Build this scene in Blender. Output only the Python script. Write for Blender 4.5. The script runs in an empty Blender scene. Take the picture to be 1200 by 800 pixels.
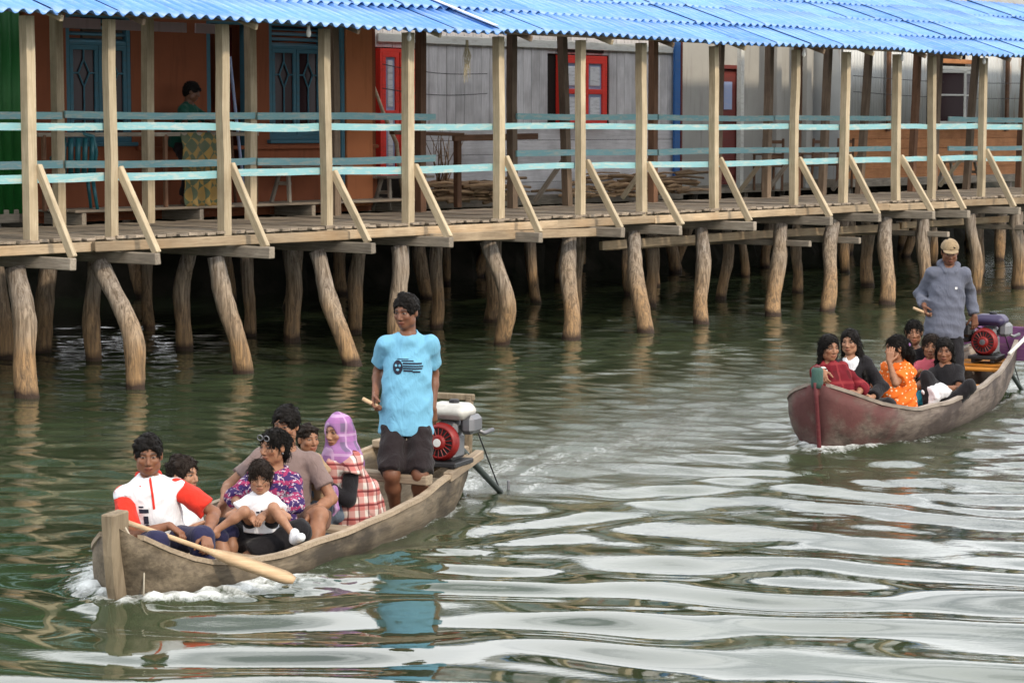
import bpy, bmesh, math, random
import numpy as np
from mathutils import Vector, Matrix
from mathutils.bvhtree import BVHTree
random.seed(7); RNG = np.random.RandomState(11)
SC = bpy.context.scene
COL = SC.collection
R = math.radians

# ------------------------------------------------------------------ camera
PITCH = math.atan(252 / 2800)
cam_d = bpy.data.cameras.new('camera'); cam_d.lens = 84.0; cam_d.sensor_width = 36.0
cam_d.clip_start = 0.5; cam_d.clip_end = 2000
cam = bpy.data.objects.new('camera', cam_d); COL.objects.link(cam)
cam.location = (0, 0, 2.8); cam.rotation_euler = (math.pi / 2 - PITCH, 0, 0)
cam_d.dof.use_dof = True; cam_d.dof.focus_distance = 17.0; cam_d.dof.aperture_fstop = 11.0
SC.camera = cam

# ------------------------------------------------------------------ sky and sun
SUN_EL = R(33)
to_sun = Vector((0.65 * math.cos(SUN_EL), -0.76 * math.cos(SUN_EL), math.sin(SUN_EL)))
w = bpy.data.worlds.new('World'); SC.world = w; w.use_nodes = True
nt = w.node_tree; nt.nodes.clear()
def wn(t, **k):
    n = nt.nodes.new(t)
    for a, b in k.items(): setattr(n, a, b)
    return n
out = wn('ShaderNodeOutputWorld'); bg = wn('ShaderNodeBackground'); bg.inputs[1].default_value = 0.1
sky = wn('ShaderNodeTexSky'); sky.sky_type = 'NISHITA'; sky.sun_disc = False
sky.sun_elevation = SUN_EL; sky.sun_rotation = math.atan2(0.65, -0.76); sky.altitude = 10
sky.dust_density = 1.5
tc = wn('ShaderNodeTexCoord'); mp = wn('ShaderNodeMapping'); mp.inputs['Scale'].default_value = (1.6, 1.6, 4.0)
nz = wn('ShaderNodeTexNoise'); nz.inputs['Scale'].default_value = 2.2; nz.inputs['Detail'].default_value = 6; nz.inputs['Roughness'].default_value = 0.55
cr = wn('ShaderNodeValToRGB'); cr.color_ramp.elements[0].position = 0.36; cr.color_ramp.elements[1].position = 0.52
cr.color_ramp.elements[0].color = (0.25, 0.25, 0.25, 1)
nz2 = wn('ShaderNodeTexNoise'); nz2.inputs['Scale'].default_value = 3.0; nz2.inputs['Detail'].default_value = 4
cc = wn('ShaderNodeMixRGB'); cc.inputs[1].default_value = (24.5, 25.6, 27.5, 1); cc.inputs[2].default_value = (34.0, 33.8, 33.6, 1)
mx = wn('ShaderNodeMixRGB')
L = nt.links.new
L(tc.outputs['Generated'], mp.inputs[0]); L(mp.outputs[0], nz.inputs[0]); L(mp.outputs[0], nz2.inputs[0])
L(nz.outputs[0], cr.inputs[0]); L(nz2.outputs[0], cc.inputs[0])
L(cr.outputs[0], mx.inputs[0]); L(sky.outputs[0], mx.inputs[1]); L(cc.outputs[0], mx.inputs[2])
L(mx.outputs[0], bg.inputs[0]); L(bg.outputs[0], out.inputs[0])
sun_d = bpy.data.lights.new('sun', 'SUN'); sun_d.energy = 3.4; sun_d.angle = R(4); sun_d.color = (1.0, 0.86, 0.68)
sun = bpy.data.objects.new('sun', sun_d); COL.objects.link(sun)
sun.rotation_euler = (-to_sun).to_track_quat('-Z', 'Y').to_euler(); sun.location = (20, -10, 20)
SC.view_settings.view_transform = 'Standard'; SC.view_settings.look = 'None'
SC.view_settings.exposure = -0.38; SC.view_settings.gamma = 1.0
try: SC.view_settings.use_curve_mapping = False
except Exception: pass
SC.cycles.max_bounces = 6; SC.cycles.transparent_max_bounces = 12
SC.cycles.caustics_reflective = False; SC.cycles.caustics_refractive = False

# ------------------------------------------------------------------ object helpers
def tag(o, label=None, cat=None, group=None, kind=None):
    if label: o['label'] = label
    if cat: o['category'] = cat
    if group: o['group'] = group
    if kind: o['kind'] = kind
    return o
def link(name, me, parent=None, loc=None, rot=None):
    o = bpy.data.objects.new(name, me); COL.objects.link(o)
    if parent: o.parent = parent
    if loc is not None: o.location = loc
    if rot is not None: o.rotation_euler = rot
    return o
def empty(name, loc=(0, 0, 0), rotz=0, label=None, cat=None, group=None, parent=None):
    o = bpy.data.objects.new(name, None); COL.objects.link(o); o.empty_display_size = 0.2
    o.location = loc; o.rotation_euler = (0, 0, rotz)
    if parent: o.parent = parent
    return tag(o, label, cat, group)
def mesh(name, v, f, mat=None, smooth=False):
    me = bpy.data.meshes.new(name); me.from_pydata([tuple(p) for p in v], [], [tuple(q) for q in f])
    if mat: me.materials.append(mat)
    if smooth: me.polygons.foreach_set('use_smooth', [True] * len(me.polygons))
    me.update(); return me
def mesh_obj(name, v, f, mat, parent=None, smooth=False, loc=None, rot=None):
    return link(name, mesh(name, v, f, mat, smooth), parent, loc, rot)

def _boxtopo():
    idx = {}; k = 0
    for sx in (-1, 1):
        for sy in (-1, 1):
            for sz in (-1, 1):
                for a in range(3): idx[(sx, sy, sz, a)] = k; k += 1
    F = []
    for a in range(3):
        b, c = [i for i in range(3) if i != a]
        for s in (-1, 1):
            q = []
            for (t, u) in ((-1, -1), (1, -1), (1, 1), (-1, 1)):
                e = [0, 0, 0]; e[a] = s; e[b] = t; e[c] = u; q.append(idx[(*e, a)])
            F.append(q)
    for a in range(3):
        for b in range(a + 1, 3):
            c = 3 - a - b
            for s in (-1, 1):
                for t in (-1, 1):
                    e0 = [0, 0, 0]; e0[a] = s; e0[b] = t; e1 = list(e0); e0[c] = -1; e1[c] = 1
                    F.append([idx[(*e0, a)], idx[(*e1, a)], idx[(*e1, b)], idx[(*e0, b)]])
    for sx in (-1, 1):
        for sy in (-1, 1):
            for sz in (-1, 1): F.append([idx[(sx, sy, sz, a)] for a in range(3)])
    def vs(l, bev):
        V = np.zeros((24, 3))
        for (sx, sy, sz, a), i in idx.items():
            s = (sx, sy, sz)
            for j in range(3): V[i, j] = s[j] * (l[j] / 2 - (0 if j == a else bev))
        return V
    V = vs((2, 2, 2), .2); G = []
    for q in F:
        p = V[q]; nn = np.cross(p[1] - p[0], p[2] - p[0])
        G.append(q if nn @ p.mean(0) > 0 else q[::-1])
    return G, vs, idx
BOXF, boxv, BOXI = _boxtopo()
def box_data(l, bev=None, jit=0.0, off=(0, 0, 0)):
    if bev is None: bev = min(0.008, min(l) * 0.2)
    V = boxv(l, bev)
    if jit:
        for sx in (-1, 1):
            for sy in (-1, 1):
                for sz in (-1, 1):
                    dd = RNG.uniform(-jit, jit, 3)
                    for a in range(3): V[BOXI[(sx, sy, sz, a)]] += dd
    return V + np.array(off), BOXF
def box(name, c, l, mat, parent=None, rotz=0.0, bev=None, jit=0.0, rot=None):
    V, Fq = box_data(l, bev, jit)
    return mesh_obj(name, V, Fq, mat, parent, loc=c, rot=rot if rot else (0, 0, rotz))
def frame_from(x, zhint=(0, 0, 1)):
    x = Vector(x).normalized(); z = Vector(zhint)
    if abs(x.dot(z)) > 0.98: z = Vector((0, 1, 0))
    y = z.cross(x).normalized(); z = x.cross(y)
    return Matrix((x, y, z)).transposed()
def beam(name, p0, p1, wy, hz, mat, parent=None, zhint=(0, 0, 1), bev=None, jit=0.0, segs=1, bow=0.0):
    """A timber from p0 to p1, its length along local X."""
    p0, p1 = Vector(p0), Vector(p1); d = p1 - p0; l = d.length
    if segs == 1:
        V, Fq = box_data((l, wy, hz), bev, jit)
    else:
        V = []; Fq = []
        for i in range(segs + 1):
            x = -l / 2 + l * i / segs; e = bow * (1 - (2 * x / l) ** 2)
            oy = RNG.uniform(-jit, jit); oz = RNG.uniform(-jit, jit)
            for (a, b) in ((-1, -1), (1, -1), (1, 1), (-1, 1)):
                V.append((x, a * wy / 2 + oy, b * hz / 2 + e + oz))
        for i in range(segs):
            for k in range(4):
                a = 4 * i + k; b = 4 * i + (k + 1) % 4; Fq.append((a, b, b + 4, a + 4))
        Fq.append((3, 2, 1, 0)); e = 4 * segs; Fq.append((e, e + 1, e + 2, e + 3))
    o = mesh_obj(name, V, Fq, mat, parent)
    o.matrix_local = Matrix.Translation((p0 + p1) / 2) @ frame_from(d, zhint).to_4x4()
    return o
def tube_data(pts, rad, n=10, cap=True, wob=0.0):
    """Tube along a path with a radius per point."""
    pts = [Vector(p) for p in pts]; V = []; Fq = []
    ref = Vector((0.31, 0.77, 0.21)).normalized()
    for i, p in enumerate(pts):
        t = (pts[min(i + 1, len(pts) - 1)] - pts[max(i - 1, 0)]).normalized()
        a = (ref - t * ref.dot(t)).normalized(); b = t.cross(a); ref = a
        for k in range(n):
            th = 2 * math.pi * k / n; r = rad[i] * (1 + (RNG.uniform(-wob, wob) if wob else 0))
            V.append(p + (a * math.cos(th) + b * math.sin(th)) * r)
    for i in range(len(pts) - 1):
        for k in range(n):
            a = i * n + k; b = i * n + (k + 1) % n; Fq.append((a, b, b + n, a + n))
    if cap:
        Fq.append(tuple(reversed(range(n)))); m = (len(pts) - 1) * n; Fq.append(tuple(range(m, m + n)))
    return V, Fq
def tube(name, pts, rad, mat, parent=None, n=10, wob=0.0, smooth=True):
    if not hasattr(rad, '__len__'): rad = [rad] * len(pts)
    V, Fq = tube_data(pts, rad, n, True, wob)
    return mesh_obj(name, V, Fq, mat, parent, smooth)
def lathe_data(prof, n=20, axis='Z', c=(0, 0, 0)):
    """prof: (radius, height) pairs, closed at both ends."""
    V = []; Fq = []
    for r, h in prof:
        for k in range(n):
            t = 2 * math.pi * k / n; q = (r * math.cos(t), r * math.sin(t), h)
            if axis == 'X': q = (q[2], q[0], q[1])
            if axis == 'Y': q = (q[1], q[2], q[0])
            V.append((q[0] + c[0], q[1] + c[1], q[2] + c[2]))
    m = len(prof)
    for i in range(m - 1):
        for k in range(n):
            a = i * n + k; b = i * n + (k + 1) % n; Fq.append((a, b, b + n, a + n))
    Fq.append(tuple(reversed(range(n)))); Fq.append(tuple(range((m - 1) * n, m * n)))
    return V, Fq
def merge(*parts):
    V = []; Fq = []
    for v, f in parts:
        o = len(V); V += [tuple(p) for p in v]; Fq += [tuple(i + o for i in q) for q in f]
    return V, Fq

# ------------------------------------------------------------------ material helpers
class M:
    def __init__(s, name, rough=0.6, spec=0.3):
        s.m = bpy.data.materials.new(name); s.m.use_nodes = True; s.t = s.m.node_tree
        s.b = s.t.nodes['Principled BSDF']; s.b.inputs['Roughness'].default_value = rough
        s.b.inputs['Specular IOR Level'].default_value = spec; s._tc = None
    def n(s, t, **k):
        q = s.t.nodes.new(t)
        for a, b in k.items(): setattr(q, a, b)
        return q
    def l(s, a, b): s.t.links.new(a, b)
    def tc(s, which='Object'):
        if not s._tc: s._tc = s.n('ShaderNodeTexCoord')
        return s._tc.outputs[which]
    def pos(s): return s.n('ShaderNodeNewGeometry').outputs['Position']
    def map(s, src, scale=(1, 1, 1), rot=(0, 0, 0), loc=(0, 0, 0)):
        q = s.n('ShaderNodeMapping'); q.inputs['Scale'].default_value = scale
        q.inputs['Rotation'].default_value = rot; q.inputs['Location'].default_value = loc
        s.l(src, q.inputs[0]); return q.outputs[0]
    def noise(s, src, scale=5, detail=4, rough=0.55, dist=0.0):
        q = s.n('ShaderNodeTexNoise'); q.inputs['Scale'].default_value = scale; q.inputs['Detail'].default_value = detail
        q.inputs['Roughness'].default_value = rough; q.inputs['Distortion'].default_value = dist
        if src is not None: s.l(src, q.inputs['Vector'])
        return q.outputs[0]
    def ramp(s, fac, stops):
        q = s.n('ShaderNodeValToRGB'); e = q.color_ramp.elements
        while len(e) < len(stops): e.new(0.5)
        for i, (p, c) in enumerate(stops):
            e[i].position = p
            e[i].color = (c, c, c, 1) if not hasattr(c, '__len__') else (*c, 1)
        s.l(fac, q.inputs[0]); return q.outputs[0]
    def mix(s, fac, a, b, mode='MIX'):
        q = s.n('ShaderNodeMixRGB'); q.blend_type = mode
        for i, x in ((0, fac), (1, a), (2, b)):
            if hasattr(x, 'is_output'): s.l(x, q.inputs[i])
            elif i == 0: q.inputs[0].default_value = x
            else: q.inputs[i].default_value = (*x, 1)
        return q.outputs[0]
    def math(s, op, a, b=0.0, c=None):
        q = s.n('ShaderNodeMath'); q.operation = op
        for i, x in ((0, a), (1, b), (2, c)):
            if x is None: continue
            if hasattr(x, 'is_output'): s.l(x, q.inputs[i])
            else: q.inputs[i].default_value = x
        return q.outputs[0]
    def sep(s, src):
        q = s.n('ShaderNodeSeparateXYZ'); s.l(src, q.inputs[0]); return q.outputs
    def rnd(s): return s.n('ShaderNodeObjectInfo').outputs['Random']
    def col(s, c):
        if hasattr(c, 'is_output'): s.l(c, s.b.inputs['Base Color'])
        else: s.b.inputs['Base Color'].default_value = (*c, 1)
        return s
    def bump(s, h, strength=0.3, dist=0.01):
        q = s.n('ShaderNodeBump'); q.inputs['Strength'].default_value = strength; q.inputs['Distance'].default_value = dist
        s.l(h, q.inputs['Height']); s.l(q.outputs[0], s.b.inputs['Normal']); return s

def wood(name, dark, light, rough=0.75, var=0.25, grain=(1.2, 22, 22), stain=None, stain_amt=0.5):
    """Timber with its grain along local X; each piece is a little lighter or darker than its neighbour."""
    m = M(name, rough, 0.25); c = m.tc('Object')
    off = m.n('ShaderNodeVectorMath'); off.operation = 'ADD'; m.l(c, off.inputs[0])
    cmb = m.n('ShaderNodeCombineXYZ'); r = m.rnd(); r9 = m.math('MULTIPLY', r, 37.0)
    for i in range(3): m.l(r9, cmb.inputs[i])
    m.l(cmb.outputs[0], off.inputs[1]); c = off.outputs[0]
    g = m.noise(m.map(c, grain), 3.0, 6, 0.65, 0.6)
    col = m.ramp(g, [(0.3, dark), (0.7, light)])
    blot = m.noise(c, 2.3, 4)
    col = m.mix(m.ramp(blot, [(0.42, 0.0), (0.72, 0.55)]), col, tuple(x * 0.6 for x in dark))
    if stain: col = m.mix(m.ramp(m.noise(c, 1.4, 5), [(0.5, 0.0), (0.72, stain_amt)]), col, stain)
    v = m.math('MULTIPLY_ADD', r, 2 * var, 1 - var)
    hsv = m.n('ShaderNodeHueSaturation'); m.l(col, hsv.inputs['Color']); m.l(v, hsv.inputs['Value'])
    m.col(hsv.outputs[0]).bump(g, 0.35, 0.006)
    return m.m
def plain(name, c, rough=0.5, spec=0.4, metal=0.0, dirt=0.25, scale=9):
    m = M(name, rough, spec); m.b.inputs['Metallic'].default_value = metal
    n = m.noise(m.tc('Object'), scale, 5)
    m.col(m.mix(m.ramp(n, [(0.4, 0.0), (0.75, dirt)]), c, tuple(x * 0.4 for x in c))); m.bump(n, 0.1, 0.003)
    return m.m
# ------------------------------------------------------------------ the boardwalk on piles
PO = Vector((-5.055, 24.68, 0)); PA = math.atan2(0.76671, 0.64199)
PM = Matrix.Translation(PO) @ Matrix.Rotation(PA, 4, 'Z')
def PW(s, v, z): return PM @ Vector((s, v, z))
def place(name, s, v, z, label=None, cat=None, group=None, rz=0):
    return empty(name, PW(s, v, z), PA + rz, label, cat, group)
U = random.uniform
W_post = wood('post_timber', (0.36, 0.285, 0.185), (0.58, 0.49, 0.345), var=0.14, grain=(1.0, 18, 18))
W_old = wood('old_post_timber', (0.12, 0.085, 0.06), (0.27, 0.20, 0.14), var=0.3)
W_brace = wood('brace_timber', (0.36, 0.285, 0.185), (0.58, 0.49, 0.345), var=0.14)
W_beam = wood('beam_timber', (0.27, 0.20, 0.13), (0.50, 0.39, 0.26), var=0.25, stain=(0.42, 0.24, 0.10), stain_amt=0.4)
W_grey = wood('grey_bearer_timber', (0.17, 0.14, 0.11), (0.40, 0.35, 0.28), var=0.2)
W_deck = wood('deck_board_timber', (0.18, 0.145, 0.11), (0.42, 0.35, 0.27), var=0.25, stain=(0.22, 0.19, 0.16))
W_brown = wood('brown_timber', (0.10, 0.05, 0.03), (0.22, 0.12, 0.07), var=0.25)
W_stick = wood('firewood', (0.18, 0.11, 0.06), (0.42, 0.28, 0.16), var=0.45)

def pile_mat():
    m = M('driven_log_pile', 0.7, 0.3); p = m.pos(); z = m.sep(p)[2]; c = m.tc('Object')
    g = m.noise(m.map(c, (9, 9, 0.8)), 3.0, 6, 0.65, 0.7); bl = m.noise(c, 3.5, 5)
    zz = m.math('MULTIPLY_ADD', bl, 0.9, z)
    base = m.ramp(m.math('DIVIDE', zz, 2.2), [(0.10, (0.30, 0.185, 0.085)), (0.36, (0.40, 0.25, 0.125)), (0.56, (0.40, 0.31, 0.22)), (0.80, (0.38, 0.335, 0.29))])
    base = m.mix(m.ramp(g, [(0.38, 0.85), (0.62, 0.0)]), base, (0.10, 0.07, 0.045))
    crack = m.noise(m.map(c, (26, 26, 1.4)), 2.0, 3, 0.5, 1.0)
    base = m.mix(m.ramp(crack, [(0.64, 0.0), (0.72, 0.8)]), base, (0.05, 0.035, 0.025))
    wet = m.ramp(m.math('MULTIPLY_ADD', bl, 0.16, z), [(0.12, 1.0), (0.2, 0.0)])
    base = m.mix(wet, base, (0.035, 0.02, 0.012))
    m.col(base).bump(m.math('ADD', g, m.math('MULTIPLY', crack, .7)), 0.9, 0.022); return m.m
PILE = pile_mat()
def paint_mat(name, c, worn, amt=0.55, sc=5.0):
    m = M(name, 0.6, 0.3); o = m.tc('Object'); r = m.rnd()
    ad = m.n('ShaderNodeVectorMath'); m.l(o, ad.inputs[0]); cb = m.n('ShaderNodeCombineXYZ')
    m.l(m.math('MULTIPLY', r, 19.0), cb.inputs[0]); m.l(cb.outputs[0], ad.inputs[1]); o = ad.outputs[0]
    n1 = m.noise(m.map(o, (1.0, 6, 6)), sc, 6, 0.7)
    base = m.mix(m.ramp(m.noise(o, 1.2, 3), [(0.35, 0.0), (0.7, 0.5)]), c, tuple(min(1, x * 1.25) for x in c))
    m.col(m.mix(m.ramp(n1, [(0.49, 0.0), (0.63, amt)]), base, worn)).bump(n1, 0.25, 0.003); return m.m
P_turq = paint_mat('turquoise_rail_paint', (0.22, 0.43, 0.46), (0.52, 0.53, 0.46), .7)

pier = place('boardwalk', 0, 0, 0, 'long wooden boardwalk on log piles under a blue corrugated roof', 'boardwalk')
DZ = 1.63
SL = R(19)
def rz(v): return 3.955 + (v + .52) * math.tan(SL)
POSTS = [-3.2, -1.55, 0.1, 1.2, 2.84, 4.48, 5.9, 7.62, 9.29, 10.65, 12.37, 14.42, 15.8, 17.36, 18.48, 20.12, 21.7, 23.4, 25.2, 27.0]
# deck boards across the walkway
deck = empty('deck', parent=pier)
dm = []
for i in range(7):
    l = (2.62 + U(-.03, .03), 0.132 + U(-.012, .008), 0.034)
    V, Fq = box_data(l, 0.004, 0.005); me = mesh('plank', V, Fq, W_deck); dm.append(me)
s = -4.0; k = 0
while s < 28.5:
    o = link('plank', dm[k % 7], deck, (s, 1.22 + U(-.035, .03), DZ - .017 + U(-.004, .004)), (U(-.003, .003), U(-.004, .004), math.pi / 2 + U(-.012, .012)))
    s += 0.146; k += 1
# posts, piles, bearers, braces
lean = {0: 0, 1: .02}
foot_dv = [-.1, -.1, -.05, -.30, -.06, -.28, .1, .05, -.15, -.28, -.06, .02, -.12, -.10, .05, .12, .1, 0, .05, 0]
foot_ds = [.0, .1, -.1, .05, .2, .1, -.1, .12, -.4, -.3, -.35, -.45, -.6, -.4, -.1, .1, 0, 0, 0, 0]
def log_pile(s, v, fs, fv, top, r, parent, kink=0.0, mat=None):
    mat = mat or PILE
    pts = []; rad = []; N = 22; ph = U(0, 6)
    for i in range(N):
        t = i / (N - 1); z = top + (-1.0 - top) * t
        u = (top - z) / top   # 0 at top, 1 at the waterline
        kk = kink * math.sin(min(u, 1.0) * math.pi) + .025 * math.sin(u * 7 + ph)
        pts.append((s + (fs - s) * u + .02 * math.sin(u * 5 + ph), v + (fv - v) * u - kk, z))
        rad.append(r * (0.94 + .12 * u + .07 * math.sin(u * 9 + ph * 2)) * (1 + U(-.03, .03)))
    V, Fq = tube_data(pts, rad, 12, True, .055)
    return mesh_obj('pile', V, Fq, mat or PILE, parent, True)
kinks = [0, 0, .0, .14, .05, .02, .03, .14, .02, .02, -.03, -.05, 0, .02, .03, .03, 0, 0, 0, 0]
for i, s in enumerate(POSTS):
    sz = .105 + U(-.006, .008)
    top = 3.93
    la, lb = U(-.03, .03), U(-.03, .03)
    beam('post', (s, 0, 1.48), (s + la, lb, top), sz, sz * 1.02, W_post, pier, zhint=(0, 1, 0), segs=5, jit=.006)
    ps = s - .02 + U(-.04, .02)
    log_pile(ps, .16, s + foot_ds[i], foot_dv[i], 1.335, .110 + U(-.01, .014), pier, kinks[i])
    bz = 1.40 + U(-.012, .012)
    beam('bearer', (s + .04, -.66 + U(-.08, .03), bz), (s + .04 + U(-.03, .03), 2.75, bz), .085, .125, W_grey, pier, jit=.005)
    beam('brace', (s + .085, -.03, 2.36 + U(-.1, .05)), (s + .085, -.60 + U(-.02, .05), 1.455), .06, .095, W_brace, pier, zhint=(0, 1, 0), jit=.004)
# stringers along the outer edge, in overlapping lengths
ed = [(-4.0, 1.05), (.75, 4.6), (4.2, 8.6), (6.0, 9.6), (8.3, 11.0), (10.72, 14.2), (14.05, 17.0), (16.9, 19.2), (19.1, 23.0), (22.9, 28.4)]
for i, (a, b) in enumerate(ed):
    z0, z1 = 1.535 + U(-.012, .012), 1.535 + U(-.012, .012)
    if i == 3: z0, z1 = 1.44, 1.40
    beam('stringer', (a, -.135 - .012 * (i % 2) - (.085 if i in (1, 3) else 0), z0), (b, -.135 - .012 * (i % 2) - (.085 if i in (1, 3) else 0), z1), .075, .105, W_beam, pier, jit=.008)
for v in (.55, 1.5, 2.4):
    for a, b in ((-4, 5), (5.02, 14), (14.02, 22), (22.02, 28.4)):
        beam('joist', (a, v, 1.53), (b, v, 1.53), .07, .11, W_grey, pier)
for a, b, v, z in ((10.7, 14.6, .75, 1.14), (14.3, 19.0, .75, 1.16), (18.7, 24.0, .7, 1.17), (12.0, 20.4, 1.7, 1.05)):
    beam('tie_beam', (a, v, z), (b, v, z + U(-.03, .03)), .07, .12, W_beam, pier, jit=.008)
for s in (14.35, 15.75, 18.45, 21.6):
    beam('cross_tie', (s, -.35, 1.06), (s, 2.5, 1.06), .07, .09, W_grey, pier, jit=.006)
# rails on the inside face of the posts
def rails(v, zs, mat, spans, hh=.085):
    for a, b in spans:
        for z in zs:
            beam('rail', (a + .012, v, z + U(-.012, .012)), (b - .012, v, z + U(-.012, .012)), .03, hh + U(-.008, .006), mat, pier, segs=6, bow=U(-.02, .012), jit=.003)
ends = [-4.0, -1.55, 1.2, 2.84, 4.48, 7.62, 9.29, 10.65, 14.42, 17.36, 18.48, 20.12, 23.4, 27.0]
rails(.085, (2.80, 2.27), P_turq, list(zip(ends[:-1], ends[1:])))
INNER = [(-2.0, 0), (.6, 0), (2.38, 0), (3.74, 0), (5.48, .05), (7.0, 0), (8.67, 0), (10.62, 0), (11.85, -.12), (14.0, 0), (15.71, .03), (17.17, .1), (18.0, 0), (18.85, .12), (20.08, .2), (21.8, .1), (22.6, .15), (23.81, .2), (25.79, .1)]
for i, (s, ln) in enumerate(INNER):
    zt = rz(2.3) - .05
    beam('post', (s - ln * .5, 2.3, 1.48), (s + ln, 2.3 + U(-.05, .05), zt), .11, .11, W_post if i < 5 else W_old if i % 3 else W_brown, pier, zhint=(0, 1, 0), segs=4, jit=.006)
    if i in (8, 9, 11, 12, 14, 17): beam('brace', (s + .075, 2.36, 2.35), (s + .075, 2.95, 1.68), .05, .07, W_post if i % 2 else W_grey, pier, zhint=(0, 1, 0))
rails(2.225, (2.93, 2.36), P_turq, [(-4, 2.38), (2.40, 5.48), (5.5, 8.9)], .09)
rails(2.225, (2.93, 2.40), P_turq, [(10.62, 14.0), (14.02, 17.2), (17.22, 21.0), (22.9, 27.5)], .09)
for px_s, fv in ((1.2, 2.5), (3.0, 2.45), (4.55, 2.6), (6.3, 2.4), (7.6, 2.6), (9.2, 2.4), (10.4, 2.55), (12.3, 2.5), (14.2, 2.4), (16.2, 2.5), (18.3, 2.5), (20.5, 2.4), (22.6, 2.5), (24.5, 2.4), (26.6, 2.5)):
    log_pile(px_s, 2.45, px_s + U(-.12, .2), fv, 1.335, .095 + U(-.01, .02), pier, U(-.06, .06))
# plate, rafters and purlins under the roof
for a, b in ((-4.2, 4.5), (4.52, 12.4), (12.42, 20.1), (20.12, 28.5)):
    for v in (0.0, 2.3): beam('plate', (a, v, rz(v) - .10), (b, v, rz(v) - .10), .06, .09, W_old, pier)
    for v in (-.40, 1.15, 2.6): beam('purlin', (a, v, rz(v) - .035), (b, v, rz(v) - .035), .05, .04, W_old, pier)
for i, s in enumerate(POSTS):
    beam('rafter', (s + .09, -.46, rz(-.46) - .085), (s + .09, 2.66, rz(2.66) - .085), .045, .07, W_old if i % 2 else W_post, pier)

# blue corrugated roof: separate overlapping sheets
def roof_mat():
    m = M('blue_roof_sheet', 0.38, 0.5); c = m.tc('Object'); r = m.rnd()
    b = m.mix(r, (0.06, 0.20, 0.55), (0.13, 0.31, 0.66)); ex = m.math('ABSOLUTE', m.sep(c)[0]); seam = m.ramp(ex, [(.40, 0.0), (.47, .55)])
    fade = m.noise(m.map(m.pos(), (.5, .5, .5)), 1.1, 3)
    b = m.mix(m.ramp(fade, [(0.4, 0.0), (0.7, 0.45)]), b, (0.17, 0.36, 0.74))
    st = m.noise(m.map(c, (9, 1.2, 1)), 2.4, 5, 0.6)
    b = m.mix(m.ramp(st, [(0.48, 0.0), (0.74, 0.55)]), b, (0.38, 0.52, 0.72))
    d = m.noise(m.pos(), 5, 6, 0.75); b = m.mix(m.ramp(d, [(0.55, 0.0), (0.75, 0.6)]), b, (0.10, 0.16, 0.26))
    ru = m.noise(m.map(m.pos(), (2, 2, 2)), 1.7, 6, .7); b = m.mix(m.ramp(ru, [(0.66, 0.0), (0.74, 0.5)]), b, (0.30, 0.33, 0.38))
    b = m.mix(seam, b, (.05, .12, .30)); m.col(b).bump(d, 0.15, 0.006); return m.m
ROOF = roof_mat()
def corrugated(wd, ln, pitch, amp, th, mat, name, lsegs=2, sag=0.0):
    """sheet in XY: corrugations run along Y from 0 (lower edge) to ln."""
    nx = int(round(wd / pitch * 8)); V = []; Fq = []
    for lay in (0, 1):
        for j in range(lsegs + 1):
            y = ln * j / lsegs
            for i in range(nx + 1):
                x = wd * i / nx
                c = math.cos(2 * math.pi * x / pitch)
                z = amp * (c if c > 0 else -abs(c) ** .7) + sag * math.sin(math.pi * x / wd)
                V.append((x - wd / 2, y, z - lay * th))
    W = nx + 1; N = W * (lsegs + 1)
    for j in range(lsegs):
        for i in range(nx):
            a = j * W + i; Fq.append((a, a + 1, a + 1 + W, a + W)); b = a + N; Fq.append((b + W, b + 1 + W, b + 1, b))
    for i in range(nx): Fq.append((i + N, i + 1 + N, i + 1, i)); e = lsegs * W + i; Fq.append((e, e + 1, e + 1 + N, e + N))
    me = mesh(name, V, Fq, mat, True); return me
PT = .176; SWD = PT * 5
rs = [corrugated(SWD + PT * .55, 1.0, PT, .026, .012, ROOF, 'roof_sheet', 2, sg) for sg in (0, .002, -.002)]
roof = empty('roof', parent=pier)
for row in range(4):
    ns = int(42 / SWD)
    for k in range(ns):
        s = -4.4 + k * SWD + SWD / 2
        v0 = -.52 + row * .85 * math.cos(SL) + U(-.012, .012) - (.05 if s < 6.6 and row == 0 else 0)
        z0 = 3.975 + (v0 + .52) * math.tan(SL) + .017 * (row > 0) + (k % 2) * .001 + .018 * math.sin(s * .9 + row)
        link('roof_sheet', rs[(k * 3 + row) % 3], roof, (s + U(-.006, .006), v0, z0), (SL - .012 + U(-.004, .004), U(-.0015, .0015), U(-.003, .003)))

box('flashing_strip', (6.95, -.52 + 1.35 * math.cos(SL), 4.035 + 1.35 * math.sin(SL)), (.09, 2.7, .012), plain('pale_metal_strip', (.55, .58, .62), .5, .4), pier, rot=(SL, 0, 0))
# ------------------------------------------------------------------ houses behind the boardwalk
def plaster(name, c, dirt, rough=0.85):
    m = M(name, rough, 0.2); o = m.tc('Object')
    n = m.noise(o, 1.6, 6, 0.6); f = m.noise(o, 22, 4)
    b = m.mix(m.ramp(n, [(0.4, 0.0), (0.75, 0.5)]), c, dirt)
    st = m.noise(m.map(o, (7, 7, .7)), 1.6, 4); b = m.mix(m.ramp(st, [(0.56, 0.0), (0.78, 0.45)]), b, tuple(x * .55 for x in dirt))
    m.col(b).bump(f, 0.15, 0.004); return m.m
def zinc(name, c, rust, rough=0.5):
    m = M(name, rough, 0.4); o = m.tc('Object')
    st = m.noise(m.map(m.pos(), (6, 6, .8)), 1.3, 5, 0.6); n = m.noise(m.pos(), 2.2, 5)
    b = m.mix(m.ramp(n, [(0.35, 0.0), (0.7, 0.5)]), c, tuple(x * .72 for x in c))
    b = m.mix(m.ramp(st, [(0.58, 0.0), (0.74, 0.6)]), b, rust); m.col(b); m.b.inputs['Metallic'].default_value = .15
    return m.m
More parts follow.
